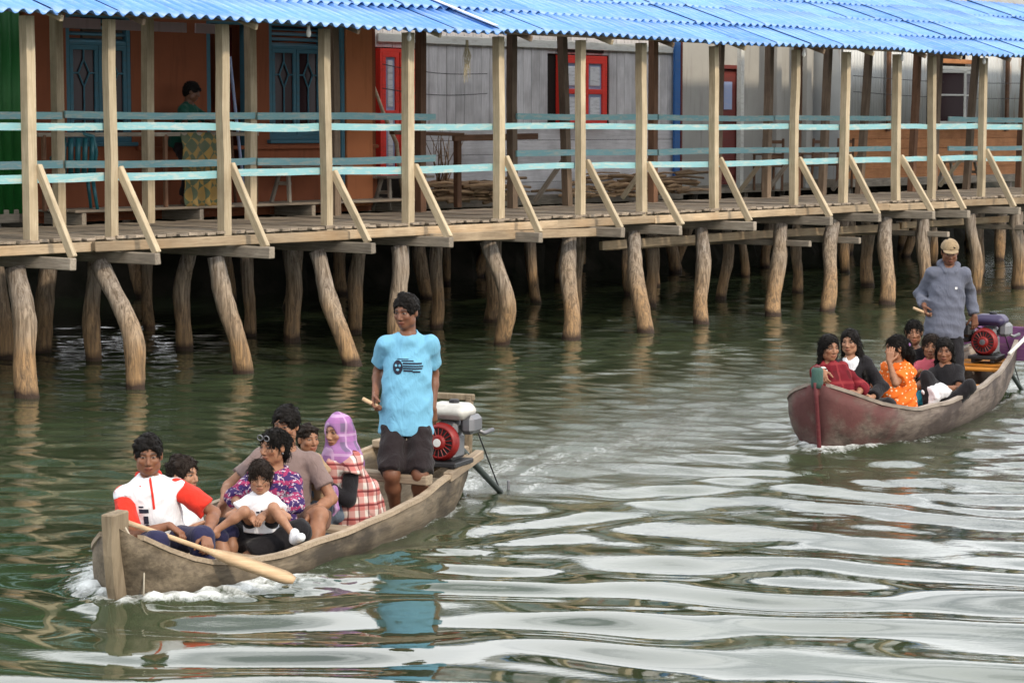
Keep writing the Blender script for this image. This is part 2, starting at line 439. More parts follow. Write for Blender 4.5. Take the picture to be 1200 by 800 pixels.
C_orange = plaster('orange_plaster', (0.26, 0.085, 0.040), (0.18, 0.058, 0.030))
C_grey = wood('grey_limewashed_board', (0.52, 0.50, 0.50), (0.74, 0.72, 0.73), var=0.1, grain=(.8, 12, 12))
C_conc = plaster('grey_cement_render', (0.38, 0.37, 0.34), (0.28, 0.27, 0.25))
C_orangew = wood('orange_painted_board', (0.40, 0.16, 0.06), (0.58, 0.27, 0.12), var=0.12)
Z_white = zinc('white_zinc_sheet', (0.58, 0.60, 0.60), (0.30, 0.15, 0.07))
Z_green = zinc('green_painted_zinc', (0.018, 0.15, 0.03), (0.02, 0.07, 0.02))
Z_roof = zinc('weathered_zinc_roof', (0.34, 0.34, 0.33), (0.22, 0.11, 0.06))
P_blue = paint_mat('dark_teal_blue_paint', (0.045, 0.14, 0.19), (0.07, 0.12, 0.14))
P_red = paint_mat('bright_red_paint', (0.75, 0.045, 0.03), (0.40, 0.06, 0.04), .35)
P_lilac = paint_mat('pale_blue_panel_paint', (0.30, 0.36, 0.55), (0.4, 0.42, 0.5))
P_white = paint_mat('off_white_paint', (0.62, 0.62, 0.58), (0.45, 0.43, 0.38))
P_bluest = paint_mat('strong_blue_paint', (0.035, 0.13, 0.36), (0.1, 0.15, 0.25), .3)
P_panel = paint_mat('grey_white_panel_paint', (0.68, 0.68, 0.70), (0.36, 0.35, 0.35))
P_dred = paint_mat('dark_red_paint', (0.15, 0.03, 0.025), (0.1, 0.04, 0.03))
GLASS = M('dark_window_glass', 0.12, 0.12).col((0.028, 0.010, 0.012)).m
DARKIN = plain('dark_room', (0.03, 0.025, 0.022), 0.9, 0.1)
CURT = plain('dark_red_curtain', (0.10, 0.015, 0.02), 0.9, 0.1)

def house(name, label, s0, s1, v0, depth, zf, ztop, wallmat):
    """Empty at the base of the front wall; floor on stilts, side and back walls, zinc roof. Returns (root, local fn)."""
    h = place(name, s0, v0, 0, label, 'house')
    W = s1 - s0
    for v in np.arange(.2, depth + 3, 1.9):
        for x in np.arange(.6, W, 2.9):
            log_pile(x + U(-.3, .3), v + U(-.2, .2), x + U(-.3, .3), v + U(-.2, .2), zf - .16, .09 + U(-.02, .03), h, U(-.05, .05))
    box('floor', (W / 2, depth / 2 + 2.4, zf - .08), (W + .3, depth + 4.8, .16), W_grey, h)  # carried on past the back wall to keep light off the water below
    box('side_wall', (.05, depth / 2 + .04, (zf + ztop) / 2 + .2), (.1, depth - .1, ztop - zf + .4), wallmat, h)
    box('side_wall', (W - .05, depth / 2 + .04, (zf + ztop) / 2 + .2), (.1, depth - .1, ztop - zf + .4), wallmat, h)
    box('back_wall', (W / 2, depth - .06, (zf + ztop) / 2 + .2), (W - .22, .1, ztop - zf + .4), wallmat, h)
    r = empty('house_roof', parent=h); nn = max(1, int(round(W / .8))); wd = W / nn
    za = 5.25  # eave and pitch raised, out of view, to darken reflections on the water
    for sd in (0, 1):
        ln = (depth / 2 + .35) / math.cos(R(36)); me = corrugated(wd + .06, ln, .16, .014, .008, Z_roof, 'roof_sheet', 1)
        for k in range(nn):
            if sd == 0: link('roof_sheet', me, r, (wd * (k + .5), -.25, za), (R(36), 0, 0))
            else: link('roof_sheet', me, r, (wd * (k + .5), depth + .35, za - .04), (R(36), 0, math.pi))
    return h, (lambda s, v, z: (s - s0, v - v0, z))

def wall_with_holes(h, name, x0, x1, z0, z1, y, th, holes, mat):
    """Solid wall panels round rectangular openings (x0,x1,z0,z1)."""
    holes = sorted(holes); x = x0
    def bx(a, b, c, d):
        if b - a > .01 and d - c > .01: box(name, ((a + b) / 2, y, (c + d) / 2), (b - a, th, d - c), mat, h, bev=.002)
    for a, b, c, d in holes:
        bx(x, a, z0, z1); bx(a, b, z0, c); bx(a, b, d, z1); x = b
    bx(x, x1, z0, z1)
def ring(name, x0, x1, z0, z1, y, wdt, th, mat, parent):
    """Four-sided frame as one mesh."""
    ps = [box_data((x1 - x0, th, wdt), .004, 0, ((x0 + x1) / 2, y, z1 - wdt / 2)), box_data((x1 - x0, th, wdt), .004, 0, ((x0 + x1) / 2, y, z0 + wdt / 2)),
          box_data((wdt, th * .97, z1 - z0 - 2 * wdt), .004, 0, (x0 + wdt / 2, y, (z0 + z1) / 2)), box_data((wdt, th * .97, z1 - z0 - 2 * wdt), .004, 0, (x1 - wdt / 2, y, (z0 + z1) / 2))]
    V, Fq = merge(*ps); return mesh_obj(name, V, Fq, mat, parent)
def casement(h, x0, x1, z0, z1, y, mat, leaves=2, louvre=0.0):
    """Blue window with louvre vent on top and leaves whose bars form a diamond."""
    wnd = empty('window', parent=h)
    ring('frame', x0, x1, z0, z1, y, .06, .09, mat, wnd)
    zt = z1 - .06
    if louvre:
        zt = z1 - .06 - louvre
        for i in range(4): box('louvre', ((x0 + x1) / 2, y, zt + louvre * (i + .5) / 4), (x1 - x0 - .12, .07, .015), mat, wnd, rot=(R(35), 0, 0))
        box('transom', ((x0 + x1) / 2, y, zt), (x1 - x0 - .12, .08, .05), mat, wnd); zt -= .025
    lw = (x1 - x0 - .12) / leaves
    for k in range(leaves):
        a = x0 + .06 + k * lw; b = a + lw; c0 = z0 + .06; y2 = y - .02
        lf = ring('sash', a + .004, b - .004, c0, zt, y2, .055, .045, mat, wnd)
        box('pane', ((a + b) / 2, y2 + .005, (c0 + zt) / 2), (lw - .1, .006, zt - c0 - .1), GLASS, wnd, bev=.001)
        cx = (a + b) / 2; zc = c0 + (zt - c0) * .70; hd = (zt - c0) * .15; wdm = lw * .19; bars = []
        for (p, q) in (((cx, c0 + .05), (cx, zc - hd)), ((cx, zc + hd), (cx, zt - .05)), ((cx, zc - hd), (cx - wdm, zc)), ((cx - wdm, zc), (cx, zc + hd)), ((cx, zc + hd), (cx + wdm, zc)), ((cx + wdm, zc), (cx, zc - hd)),
                       ((a + .05, zc), (cx - wdm, zc)), ((cx + wdm, zc), (b - .05, zc)), ((a + .05, c0 + (zt - c0) * .2), (b - .05, c0 + (zt - c0) * .2))):
            bars.append(tube_data([(p[0], y2 - .012, p[1]), (q[0], y2 - .012, q[1])], [.011, .011], 6))
        V, Fq = merge(*bars); mesh_obj('glazing_bar', V, Fq, mat, wnd)
    box('sill', ((x0 + x1) / 2, y - .05, z0 - .025), (x1 - x0 + .1, .14, .05), mat, wnd)
    return wnd

# --- green zinc house at the end of the row
h, f = house('zinc_house', 'dark green corrugated zinc house beside the orange house', -4.2, 2.72, 3.4, 4.5, 1.8, 4.6, Z_green)
me = corrugated(.76, 2.9, .15, .016, .006, Z_green, 'wall_sheet', 1)
for k in range(9): link('wall_sheet', me, h, (.4 + k * .765, .0, 1.75), (math.pi / 2, 0, 0))
# --- orange house
h, f = house('orange_house', 'orange plastered house with dark blue windows behind the boardwalk', 2.8, 8.95, 3.4, 5, 1.8, 4.7, C_orange)
holes = [(3.42 - 2.8, 4.46 - 2.8, 2.60, 4.2), (5.75 - 2.8, 6.5 - 2.8, 1.8, 4.2), (6.88 - 2.8, 7.92 - 2.8, 2.62, 4.2)]
wall_with_holes(h, 'wall', 0, 6.15, 1.62, 4.9, .06, .12, holes, C_orange)
casement(h, .62, 1.66, 2.60, 4.2, .05, P_blue, 2, .32)
casement(h, 4.08, 5.12, 2.62, 4.2, .05, P_blue, 2, .28)
dr = empty('doorway', parent=h); ring('frame', 2.95, 3.70, 1.76, 4.2, .05, .07, .1, P_blue, dr)
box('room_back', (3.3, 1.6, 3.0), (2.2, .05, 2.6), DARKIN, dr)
V = []; Fq = []
for i in range(13):
    x = 3.32 + i * .026; yy = .22 + .03 * math.sin(i * 1.7)
    V += [(x, yy, 2.2), (x, yy, 4.1)]
    if i: Fq.append((2 * i - 2, 2 * i, 2 * i + 1, 2 * i - 1))
cu = mesh_obj('curtain', V, Fq, CURT, dr, True); sm = cu.modifiers.new('thick', 'SOLIDIFY'); sm.thickness = .008
box('plinth', (3.075, -.03, 1.95), (6.1, .05, .5), C_orange, h)
box('ledge', (3.9, -.06, 2.52), (4.4, .10, .05), C_orange, h)
box('pilaster', (5.60, -.12, 3.15), (.52, .20, 2.9), plaster('lit_orange_plaster', (0.52, 0.19, 0.08), (0.40, 0.14, 0.06)), h, bev=.01)  # lighter than the wall: light falling on this strip is put into the colour
box('corner_board', (5.29, -.10, 3.3), (.07, .2, 2.6), P_blue, h)
for x, l in ((.35, .7), (1.5, 1.2), (2.5, .5)): box('valance_board', (x, -.55, 4.03), (l, .02, .12), plaster('pale_pink_board', (0.55, 0.42, 0.46), (0.4, 0.32, 0.34)), h, bev=.002)
# --- grey plank house with red shutters
h, f = house('plank_house', 'grey limewashed plank house with red framed shutters', 9.9, 17.42, 4.3, 4.5, 1.72, 4.7, C_grey)
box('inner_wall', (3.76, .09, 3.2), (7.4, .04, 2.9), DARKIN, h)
w1 = (.02, .92, 2.0, 3.95); w2 = (4.2, 5.5, 2.78, 3.95)
bw = .201; nb = int(7.5 / bw); wl = empty('plank_wall', parent=h)
for k in range(nb):
    x = (k + .5) * bw; segs = [(2.80, 4.85)]
    for a, b, c, d in (w1, w2):
        if x + bw / 2 > a and x - bw / 2 < b: segs = [(d, 4.85)]
    for a, b in segs:
        o = beam('plank', (x, .04 + U(-.006, .006), a), (x, .04 + U(-.006, .006), b), bw - .008, .024, C_grey, wl, zhint=(0, 1, 0), jit=.002, bev=.003)
for k in range(5):
    a = 1.70 + k * .22
    beam('plank', (.95 if a < 2.8 else 0, .035 + U(-.006, .006), a + .11), (7.5, .035 + U(-.006, .006), a + .11), .026, .213, C_grey, wl, jit=.003, bev=.003)
box('head_board', (3.76, .0, 4.09), (7.4, .03, .13), P_white, h)
def red_window(x0, x1, z0, z1, leaves, gap):
    wd = empty('window', parent=h)
    ring('frame', x0, x1, z0, z1, 0, .05, .1, P_red, wd)
    lw = (x1 - x0 - .1 - gap) / leaves
    for k in range(leaves):
        a = x0 + .05 + k * (lw + gap); b = a + lw; zm = (z0 + z1) / 2
        ring('shutter', a, b, z0 + .05, z1 - .05, -.03, .075, .04, P_red, wd)
        box('mid_rail', ((a + b) / 2, -.032, zm), (lw - .15, .04, .08), P_red, wd)
        for c, d in ((z0 + .125, zm - .04), (zm + .04, z1 - .125)):
            p = box('panel', ((a + b) / 2, -.012, (c + d) / 2), (lw - .15, .02, d - c), P_lilac, wd, bev=.002)
            box('raised_panel', ((a + b) / 2, -.028, (c + d) / 2), (lw - .25, .02, d - c - .1), P_panel, wd, bev=.008)
red_window(.06, .90, 2.05, 3.93, 2, .02)
red_window(4.25, 5.47, 2.78, 3.93, 2, .10)
box('vent', (4.85, .02, 4.02), (1.2, .03, .08), DARKIN, h)
box('corner_board', (7.42, -.03, 3.3), (.16, .05, 3.1), P_bluest, h)
box('corner_board', (7.54, -.03, 3.3), (.05, .05, 3.1), P_dred, h)
# --- cement house set back, with dark red door and white post
h, f = house('cement_house', 'grey cement house with a dark red door set back in shade', 17.7, 23.0, 5.2, 4, 1.75, 4.8, C_conc)
wall_with_holes(h, 'wall', 0, 5.3, 1.7, 5.1, .06, .12, [(2.15, 2.85, 1.75, 3.9)], C_conc)
dr = empty('door', parent=h); ring('frame', 2.15, 2.85, 1.75, 3.9, .03, .07, .12, P_dred, dr)
for zc, hh_ in ((2.3, .8), (3.3, .85)): box('leaf_panel', (2.5, .04, zc), (.5, .03, hh_), P_dred, dr)
box('leaf', (2.5, .07, 2.82), (.58, .04, 2.0), P_dred, dr); box('door_glass', (2.5, .018, 3.35), (.25, .01, .5), P_lilac, dr, bev=.001)
box('white_post', (2.0, -.6, 3.2), (.1, .1, 3.1), P_white, h)
for x in (.35, 3.5, 4.5): box('pillar', (x, -.35, 3.2), (.16, .16, 3.1), C_conc, h)
# --- white zinc house with orange boards
h, f = house('shack', 'white zinc walled shack with orange boards below an open white window', 23.15, 38.5, 4.6, 4.5, 1.8, 4.8, Z_white)
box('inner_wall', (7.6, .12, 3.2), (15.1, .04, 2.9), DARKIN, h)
me = corrugated(.80, 2.25, .10, .010, .005, Z_white, 'wall_sheet', 1)
for k in range(19):
    x = .4 + k * .775
    if 3.3 < x < 4.8: continue
    link('wall_sheet', me, h, (x, .05 + (k % 2) * .006, 2.70), (math.pi / 2, 0, 0))
for k in range(5): beam('plank', (0, .03, 1.80 + k * .19 + .09), (15.2, .03 + U(-.004, .004), 1.80 + k * .19 + .09), .03, .184, C_orangew, h, jit=.003, bev=.003)
wd = empty('window', parent=h)
ring('frame', 3.34, 4.95, 2.74, 4.0, .0, .07, .1, P_white, wd); box('mullion', (4.12, -.005, 3.36), (.07, .09, 1.12), P_white, wd)
for x0, ang in ((3.42, R(-28)), (4.9, R(182))):
    sh = empty('casement', (x0, -.04, 0), ang, parent=wd)
    ring('sash', 0, .66, 2.84, 3.92, 0, .06, .035, P_white, sh); box('pane', (.33, 0, 3.38), (.56, .006, .98), GLASS, sh, bev=.001)
    box('glazing_bar', (.33, -.002, 3.42), (.54, .03, .035), P_white, sh)
box('header', (4.15, -.02, 4.10), (1.9, .05, .09), C_orangew, h)
for x in (1.55, 6.3): box('stud', (x, -.03, 3.6), (.1, .06, 1.8), W_brown, h)

# ------------------------------------------------------------------ things standing on the boardwalk
TEAL = plain('teal_plastic', (0.012, 0.12, 0.145), 0.4, 0.5)
def plastic_chair(s, v, z, rzz, label):
    c = place('plastic_chair', s, v, z, label, 'chair', rz=rzz)
    V, Fq = box_data((.44, .42, .03), .012); mesh_obj('seat', V, Fq, TEAL, c, loc=(0, 0, .42))
    bk = []
    for i in range(5): bk.append(tube_data([(-.16 + .08 * i, .2, .44), (-.17 + .085 * i, .25, .66), (-.17 + .085 * i, .29, .86)], [.034] * 3, 6))
    bk.append(tube_data([(-.2, .2, .44), (-.22, .26, .7), (-.18, .30, .88), (0, .31, .92), (.18, .30, .88), (.22, .26, .7), (.2, .2, .44)], [.024] * 7, 8))
    V, Fq = merge(*bk); mesh_obj('backrest', V, Fq, TEAL, c, True)
    for x in (-1, 1):
        for y in (-1, 1): tube('leg', [(x * .18, y * .17, .42), (x * .23, y * .22, 0)], [.026, .020], TEAL, c, 8)
        tube('armrest', [(x * .21, -.17, .42), (x * .25, -.19, .62), (x * .25, .1, .65), (x * .22, .25, .66)], .022, TEAL, c, 8)
plastic_chair(3.15, 2.95, 1.80, R(150), 'teal plastic chair on the porch in front of the orange house')
def timber_bench(s, v, z, ln, label, mat=W_grey, hgt=.46):
    b = place('bench', s, v, z, label, 'bench')
    for y in (-.1, .1): beam('seat_plank', (-ln / 2, y, hgt), (ln / 2, y, hgt), .18, .035, mat, b)
    for x in (-ln * .33, ln * .33):
        for y in (-1, 1): beam('leg', (x, y * .07, hgt - .02), (x + .08 * (1 if x > 0 else -1), y * .17, 0), .05, .05, mat, b, zhint=(1, 0, 0))
        beam('stretcher', (x, -.12, .25), (x, .12, .25), .03, .05, mat, b)
box_porch = None
timber_bench(7.05, 2.85, 1.80, 1.35, 'plain wooden bench under the barred blue window')
timber_bench(9.15, 3.1, 1.63, 1.0, 'short wooden bench beside the orange pilaster')
# porch step of the orange house
pf = place('porch', 5.9, 3.0, 0, 'low plank porch along the front of the orange house', 'porch')
for k in range(5): beam('plank', (-3.05, -.35 + k * .15, 1.785), (3.05, -.35 + k * .15, 1.785), .14, .03, W_deck, pf, jit=.003)
for x in (-2.9, -1, 1, 2.9): beam('joist', (x, -.4, 1.69), (x, .32, 1.69), .07, .15, W_grey, pf)
# wooden rack with brown rails
rk = place('wooden_rack', 10.2, 3.1, 1.63, 'dark brown wooden rack before the grey plank wall', 'rack')
for x in (-.75, .15, 1.1): beam('post', (x, 0, 0), (x, 0, 1.05 if x < 1 else 1.0), .09, .09, W_brown, rk, zhint=(0, 1, 0))
beam('rail', (-1.3, -.05, 1.08), (.2, -.05, 1.05), .1, .05, W_brown, rk); beam('rail', (0, -.05, 1.0), (1.9, -.05, 1.02), .06, .09, W_brown, rk)
def stick_pile(name, s, v, z, ln, n, hgt, label, cat, dep=.5):
    p = place(name, s, v, z, label, cat)
    for i in range(n):
        t = i / n; zz = hgt * t * U(.7, 1.1) + .02; x = U(-ln / 2, ln / 2); l = U(.5, 1.1); a = U(-.25, .25); y = U(-dep / 2, dep / 2)
        r = U(.012, .03)
        tube('stick', [(x - l / 2, y - a * l / 2, zz + U(-.03, .03)), (x, y + U(-.03, .03), zz + .02), (x + l / 2, y + a * l / 2, zz + U(-.03, .03))], [r, r * 1.05, r * .8], W_stick, p, 6)
stick_pile('firewood_pile', 15.2, 3.6, 1.66, 3.6, 75, .36, 'long low firewood pile at the foot of the plank house', 'firewood')
stick_pile('brushwood_pile', 11.3, 3.7, 1.66, 1.6, 60, .32, 'brushwood pile beneath the dark brown rack', 'firewood')
br = place('dry_branches', 10.75, 3.75, 1.66, 'upright bunch of dry bare branches behind the brown rack', 'branches')
for i in range(16):
    a = U(-.5, .5); tube('twig', [(U(-.08, .08), U(-.1, .1), .2), (a * .4, U(-.1, .1), .6), (a * .8, U(-.15, .15), .85 + U(0, .25))], [.012, .008, .004], W_stick, br, 5)
bp = place('branch_pole', 12.3, 3.95, 1.66, 'thin knotty bare branch pole upright before the plank wall', 'pole')
tube('trunk', [(0, 0, 0), (.02, .02, .7), (-.02, 0, 1.4), (.02, 0, 2.0), (.0, 0, 2.2), (.10, 0, 2.42)], [.04, .036, .036, .03, .034, .02], PILE, bp, 8, .15)
st = place('leaning_stick', 9.55, 3.6, 1.66, 'pale crooked stick leaning beside the first red shutter', 'stick')
tube('shaft', [(.2, 0, 0), (.15, .1, .9), (.0, .2, 1.3), (-.12, .3, 1.75)], [.03, .034, .03, .02], W_post, st, 8)
for sx, vx, az, lb in ((20.0, 4.2, 2.6, 'dark wooden chair beside the white post'), (21.1, 4.1, 3.3, 'dark wooden chair turned to the boardwalk rail'), (22.3, 4.2, 2.9, 'dark wooden armchair near the orange boards')):
    c = place('wooden_chair', sx, vx, 1.66, lb, 'chair', rz=az)
    box('seat', (0, 0, .43), (.42, .4, .03), W_brown, c)
    for x in (-.19, .19):
        beam('leg', (x, -.17, 0), (x, -.17, .63), .04, .04, W_brown, c, zhint=(0, 1, 0)); beam('back_post', (x, .18, 0), (x, .22, .92), .04, .04, W_brown, c, zhint=(0, 1, 0))
        beam('armrest', (x, -.19, .64), (x, .2, .64), .05, .025, W_brown, c)
    for z in (.6, .72, .86): beam('slat', (-.19, .205, z), (.19, .205, z), .018, .06, W_brown, c)
timber_bench(25.6, 3.5, 1.66, 1.4, 'rough bench under the white zinc wall')
# checked cloth hung over a low line in front of the seated person
def check_mat(name, a, b, sc, rot=(0, 0, R(45))):
    m = M(name, 0.9, 0.1); q = m.n('ShaderNodeTexChecker'); m.l(m.map(m.tc('Object'), (1, 1, 1), rot), q.inputs[0])
    q.inputs['Scale'].default_value = sc; n = m.noise(m.tc('Object'), 4, 4)
    for i, c in ((1, a), (2, b)): q.inputs[i].default_value = (*c, 1)
    m.col(m.mix(m.ramp(n, [(.4, 0), (.7, .5)]), q.outputs[0], (0.16, 0.15, 0.10))); return m.m
V = []; Fq = []; NX, NZ = 20, 14
for j in range(NZ + 1):
    for i in range(NX + 1):
        x = -.36 + .72 * i / NX; z = -.86 + .92 * j / NZ
        x *= 1 - .18 * (1 - j / NZ)
        V.append((x, .05 * math.sin(i * .9) * (1.1 - j / NZ) + .02 * math.sin(j), z))
for j in range(NZ):
    for i in range(NX): a = j * (NX + 1) + i; Fq.append((a, a + 1, a + NX + 2, a + NX + 1))
mt = mesh_obj('hanging_cloth', V, Fq, check_mat('checked_cloth', (0.34, 0.22, 0.07), (0.09, 0.12, 0.075), 7.0, (R(90), 0, R(45))), None, True, loc=PW(4.95, 2.62, 2.66), rot=(0, 0, PA))
tag(mt, 'green and ochre diamond checked cloth hanging before the seated person', 'cloth')
mt.modifiers.new('t', 'SOLIDIFY').thickness = .01
ln = place('porch_line', 4.95, 2.66, 2.70, 'thin wooden pole carrying the checked cloth', 'pole')
beam('pole', (-2.6, 0, 0), (1.0, 0, 0), .04, .05, W_grey, ln)
for x in (-2.5, -.6, .95): beam('pole_leg', (x, 0, -.9), (x, 0, 0), .05, .05, W_brown, ln, zhint=(0, 1, 0))
for i, (sx, lb, mm) in enumerate(((6.05, 'orange brown pole leaning in the dark doorway', W_brown), (6.22, 'thin pale blue pole leaning in the dark doorway', P_lilac))):
    pq = place('leaning_pole', sx, 3.2, 1.80, lb, 'pole'); tube('shaft', [(0, 0, 0), (-.10 - .1 * i, .05, 1.9)], .022, mm, pq, 8)
# frayed rope and light bulbs under the eave
fr = place('frayed_rope', 7.0, .0, 3.87, 'pale frayed rope ends dangling from the eave', 'rope')
V, Fq = merge(*[tube_data([(U(-.03, .03), 0, 0), (U(-.05, .05), U(-.03, .03), -.2), (U(-.09, .06), U(-.04, .04), -.3 - U(0, .25))], [.003, .003, .002], 4) for i in range(26)])
mesh_obj('strand', V, Fq, plain('rope_fibre', (0.42, 0.36, 0.24), .9), fr)
BULB = plain('white_bulb', (0.75, 0.75, 0.72), 0.2, 0.5, dirt=.05)
for s in (3.9, 5.6, 14.2, 17.0, 19.6, 22.0):
    b = place('light_bulb', s, -.30, 3.90, 'small white light bulb hanging under the blue eave', 'bulb', 'bulbs under the eave')
    V, Fq = lathe_data([(.006, .12), (.016, .05), (.018, .02), (.018, 0), (.028, -.03), (.030, -.06), (.018, -.085), (.004, -.092)], 10)
    mesh_obj('bulb', V, Fq, BULB, b, True)
for s0, s1, z0, z1, v in ((9.95, 12.3, 3.7, 3.6, 4.2), (9.95, 12.3, 3.35, 3.3, 4.2), (23.3, 31, 3.75, 3.72, 4.5), (23.3, 31, 3.45, 3.4, 4.5)):
    wv = tube('wire', [PW(s0 + (s1 - s0) * t / 8, v, z0 + (z1 - z0) * t / 8 - .06 * math.sin(math.pi * t / 8)) for t in range(9)], .006, plain('black_wire', (.02, .02, .02)), None, 5)
    tag(wv, 'thin dark wire strung across the grey plank wall' if s0 < 20 else 'thin dark wire strung across the white zinc wall', 'wire', 'wires on plank wall' if s0 < 20 else 'wires on zinc wall')
# ------------------------------------------------------------------ boats' positions (needed by the water)
LB = dict(o=Vector((-2.35, 13.85, 0)), a=-math.atan2(0.38, 0.925), L=4.75)
RB = dict(o=Vector((2.60, 20.35, 0)), a=-math.atan2(0.47, 0.883), L=5.5)
def lb_half(y):   # half breadth at the waterline, y metres aft of the stem
    y = np.asarray(y, float); t = np.clip(y / 4.75, 0, 1)
    return np.where((y > 0.1) & (y < 4.72), .53 * np.clip(np.sin(np.pi * np.clip(t * .86 + .06, 0, 1)), 0, 1) ** .55 * np.clip((y - .1) / .35, 0, 1) ** .6, 0)
def rb_half(y):
    y = np.asarray(y, float); t = np.clip(y / 5.5, 0, 1)
    return np.where((y > .12) & (y < 5.45), .46 * np.clip(np.sin(np.pi * np.clip(t * .84 + .06, 0, 1)), 0, 1) ** .6 * np.clip((y - .12) / 1.0, 0, 1) ** .8 * .82, 0)
def to_local(b, X, Y):
    dx, dy = X - b['o'].x, Y - b['o'].y; c, s = math.cos(b['a']), math.sin(b['a'])
    return c * dx + s * dy, -s * dx + c * dy
def vnoise(X, Y, seed):
    r = np.random.RandomState(seed); G = r.rand(64, 64)
    xi = np.floor(X).astype(int); yi = np.floor(Y).astype(int); fx = X - xi; fy = Y - yi
    fx = fx * fx * (3 - 2 * fx); fy = fy * fy * (3 - 2 * fy)
    g = lambda a, b: G[a % 64, b % 64]
    return (g(xi, yi) * (1 - fx) + g(xi + 1, yi) * fx) * (1 - fy) + (g(xi, yi + 1) * (1 - fx) + g(xi + 1, yi + 1) * fx) * fy
def sstep(a, b, x): t = np.clip((x - a) / (b - a), 0, 1); return t * t * (3 - 2 * t)

def axis(a, b, h, lo, hi):
    mid = list(np.arange(a, b, h)); out = []; x = b; st = h
    while x < hi: out.append(x); st *= 1.35; x += st
    x = a - h; st = h; pre = []
    while x > lo: pre.append(x); st *= 1.35; x -= st
    return np.array(pre[::-1] + mid + out)
xs = axis(-6.5, 11.5, .034, -220, 260)
ya = np.concatenate([np.arange(10.0, 19.0, .022), np.arange(19.0, 30, .036), np.arange(30, 48, .07)])
yb = []; y = 48; st = .07
while y < 420: yb.append(y); st *= 1.3; y += st
yc = []; y = 9.9; st = .03
while y > -60: yc.append(y); st *= 1.4; y -= st
ys = np.concatenate([np.array(yc[::-1]), ya, np.array(yb)])
X, Y = np.meshgrid(xs, ys)
h = np.zeros_like(X); foam = np.zeros_like(X); rip = np.zeros_like(X)
wx = X + .9 * (vnoise(X * .5, Y * .4, 1) - .5); wy = Y + .75 * (vnoise(X * .55, Y * .45, 2) - .5) + .18 * (vnoise(X * 1.4, Y * 1.1, 21) - .5)
rw = np.random.RandomState(5)
near = 1 - sstep(15, 26, Y)
for i in range(11):                       # long low crests lying across the view in the open water
    lam = rw.uniform(.40, 1.35); th = rw.normal(0.05, .27); k = 2 * math.pi / lam
    sl = .054 * rw.uniform(.5, 1.15) / 1.7
    h += sl / k * np.sin(k * (wx * math.sin(th) + wy * math.cos(th)) + rw.uniform(0, 6.3)) * (.3 + .8 * near)
for i in range(9):                        # shorter ripples, more of them near the boardwalk
    lam = rw.uniform(.22, .5); th = rw.normal(.2, .6); k = 2 * math.pi / lam
    sl = .085 * rw.uniform(.5, 1.1) / 1.7
    h += sl / k * np.sin(k * (wx * math.sin(th) + wy * math.cos(th)) + rw.uniform(0, 6.3)) * (.10 + .94 * sstep(14, 19.5, Y)) * (.45 + .9 * vnoise(X * .6, Y * .45, 8))
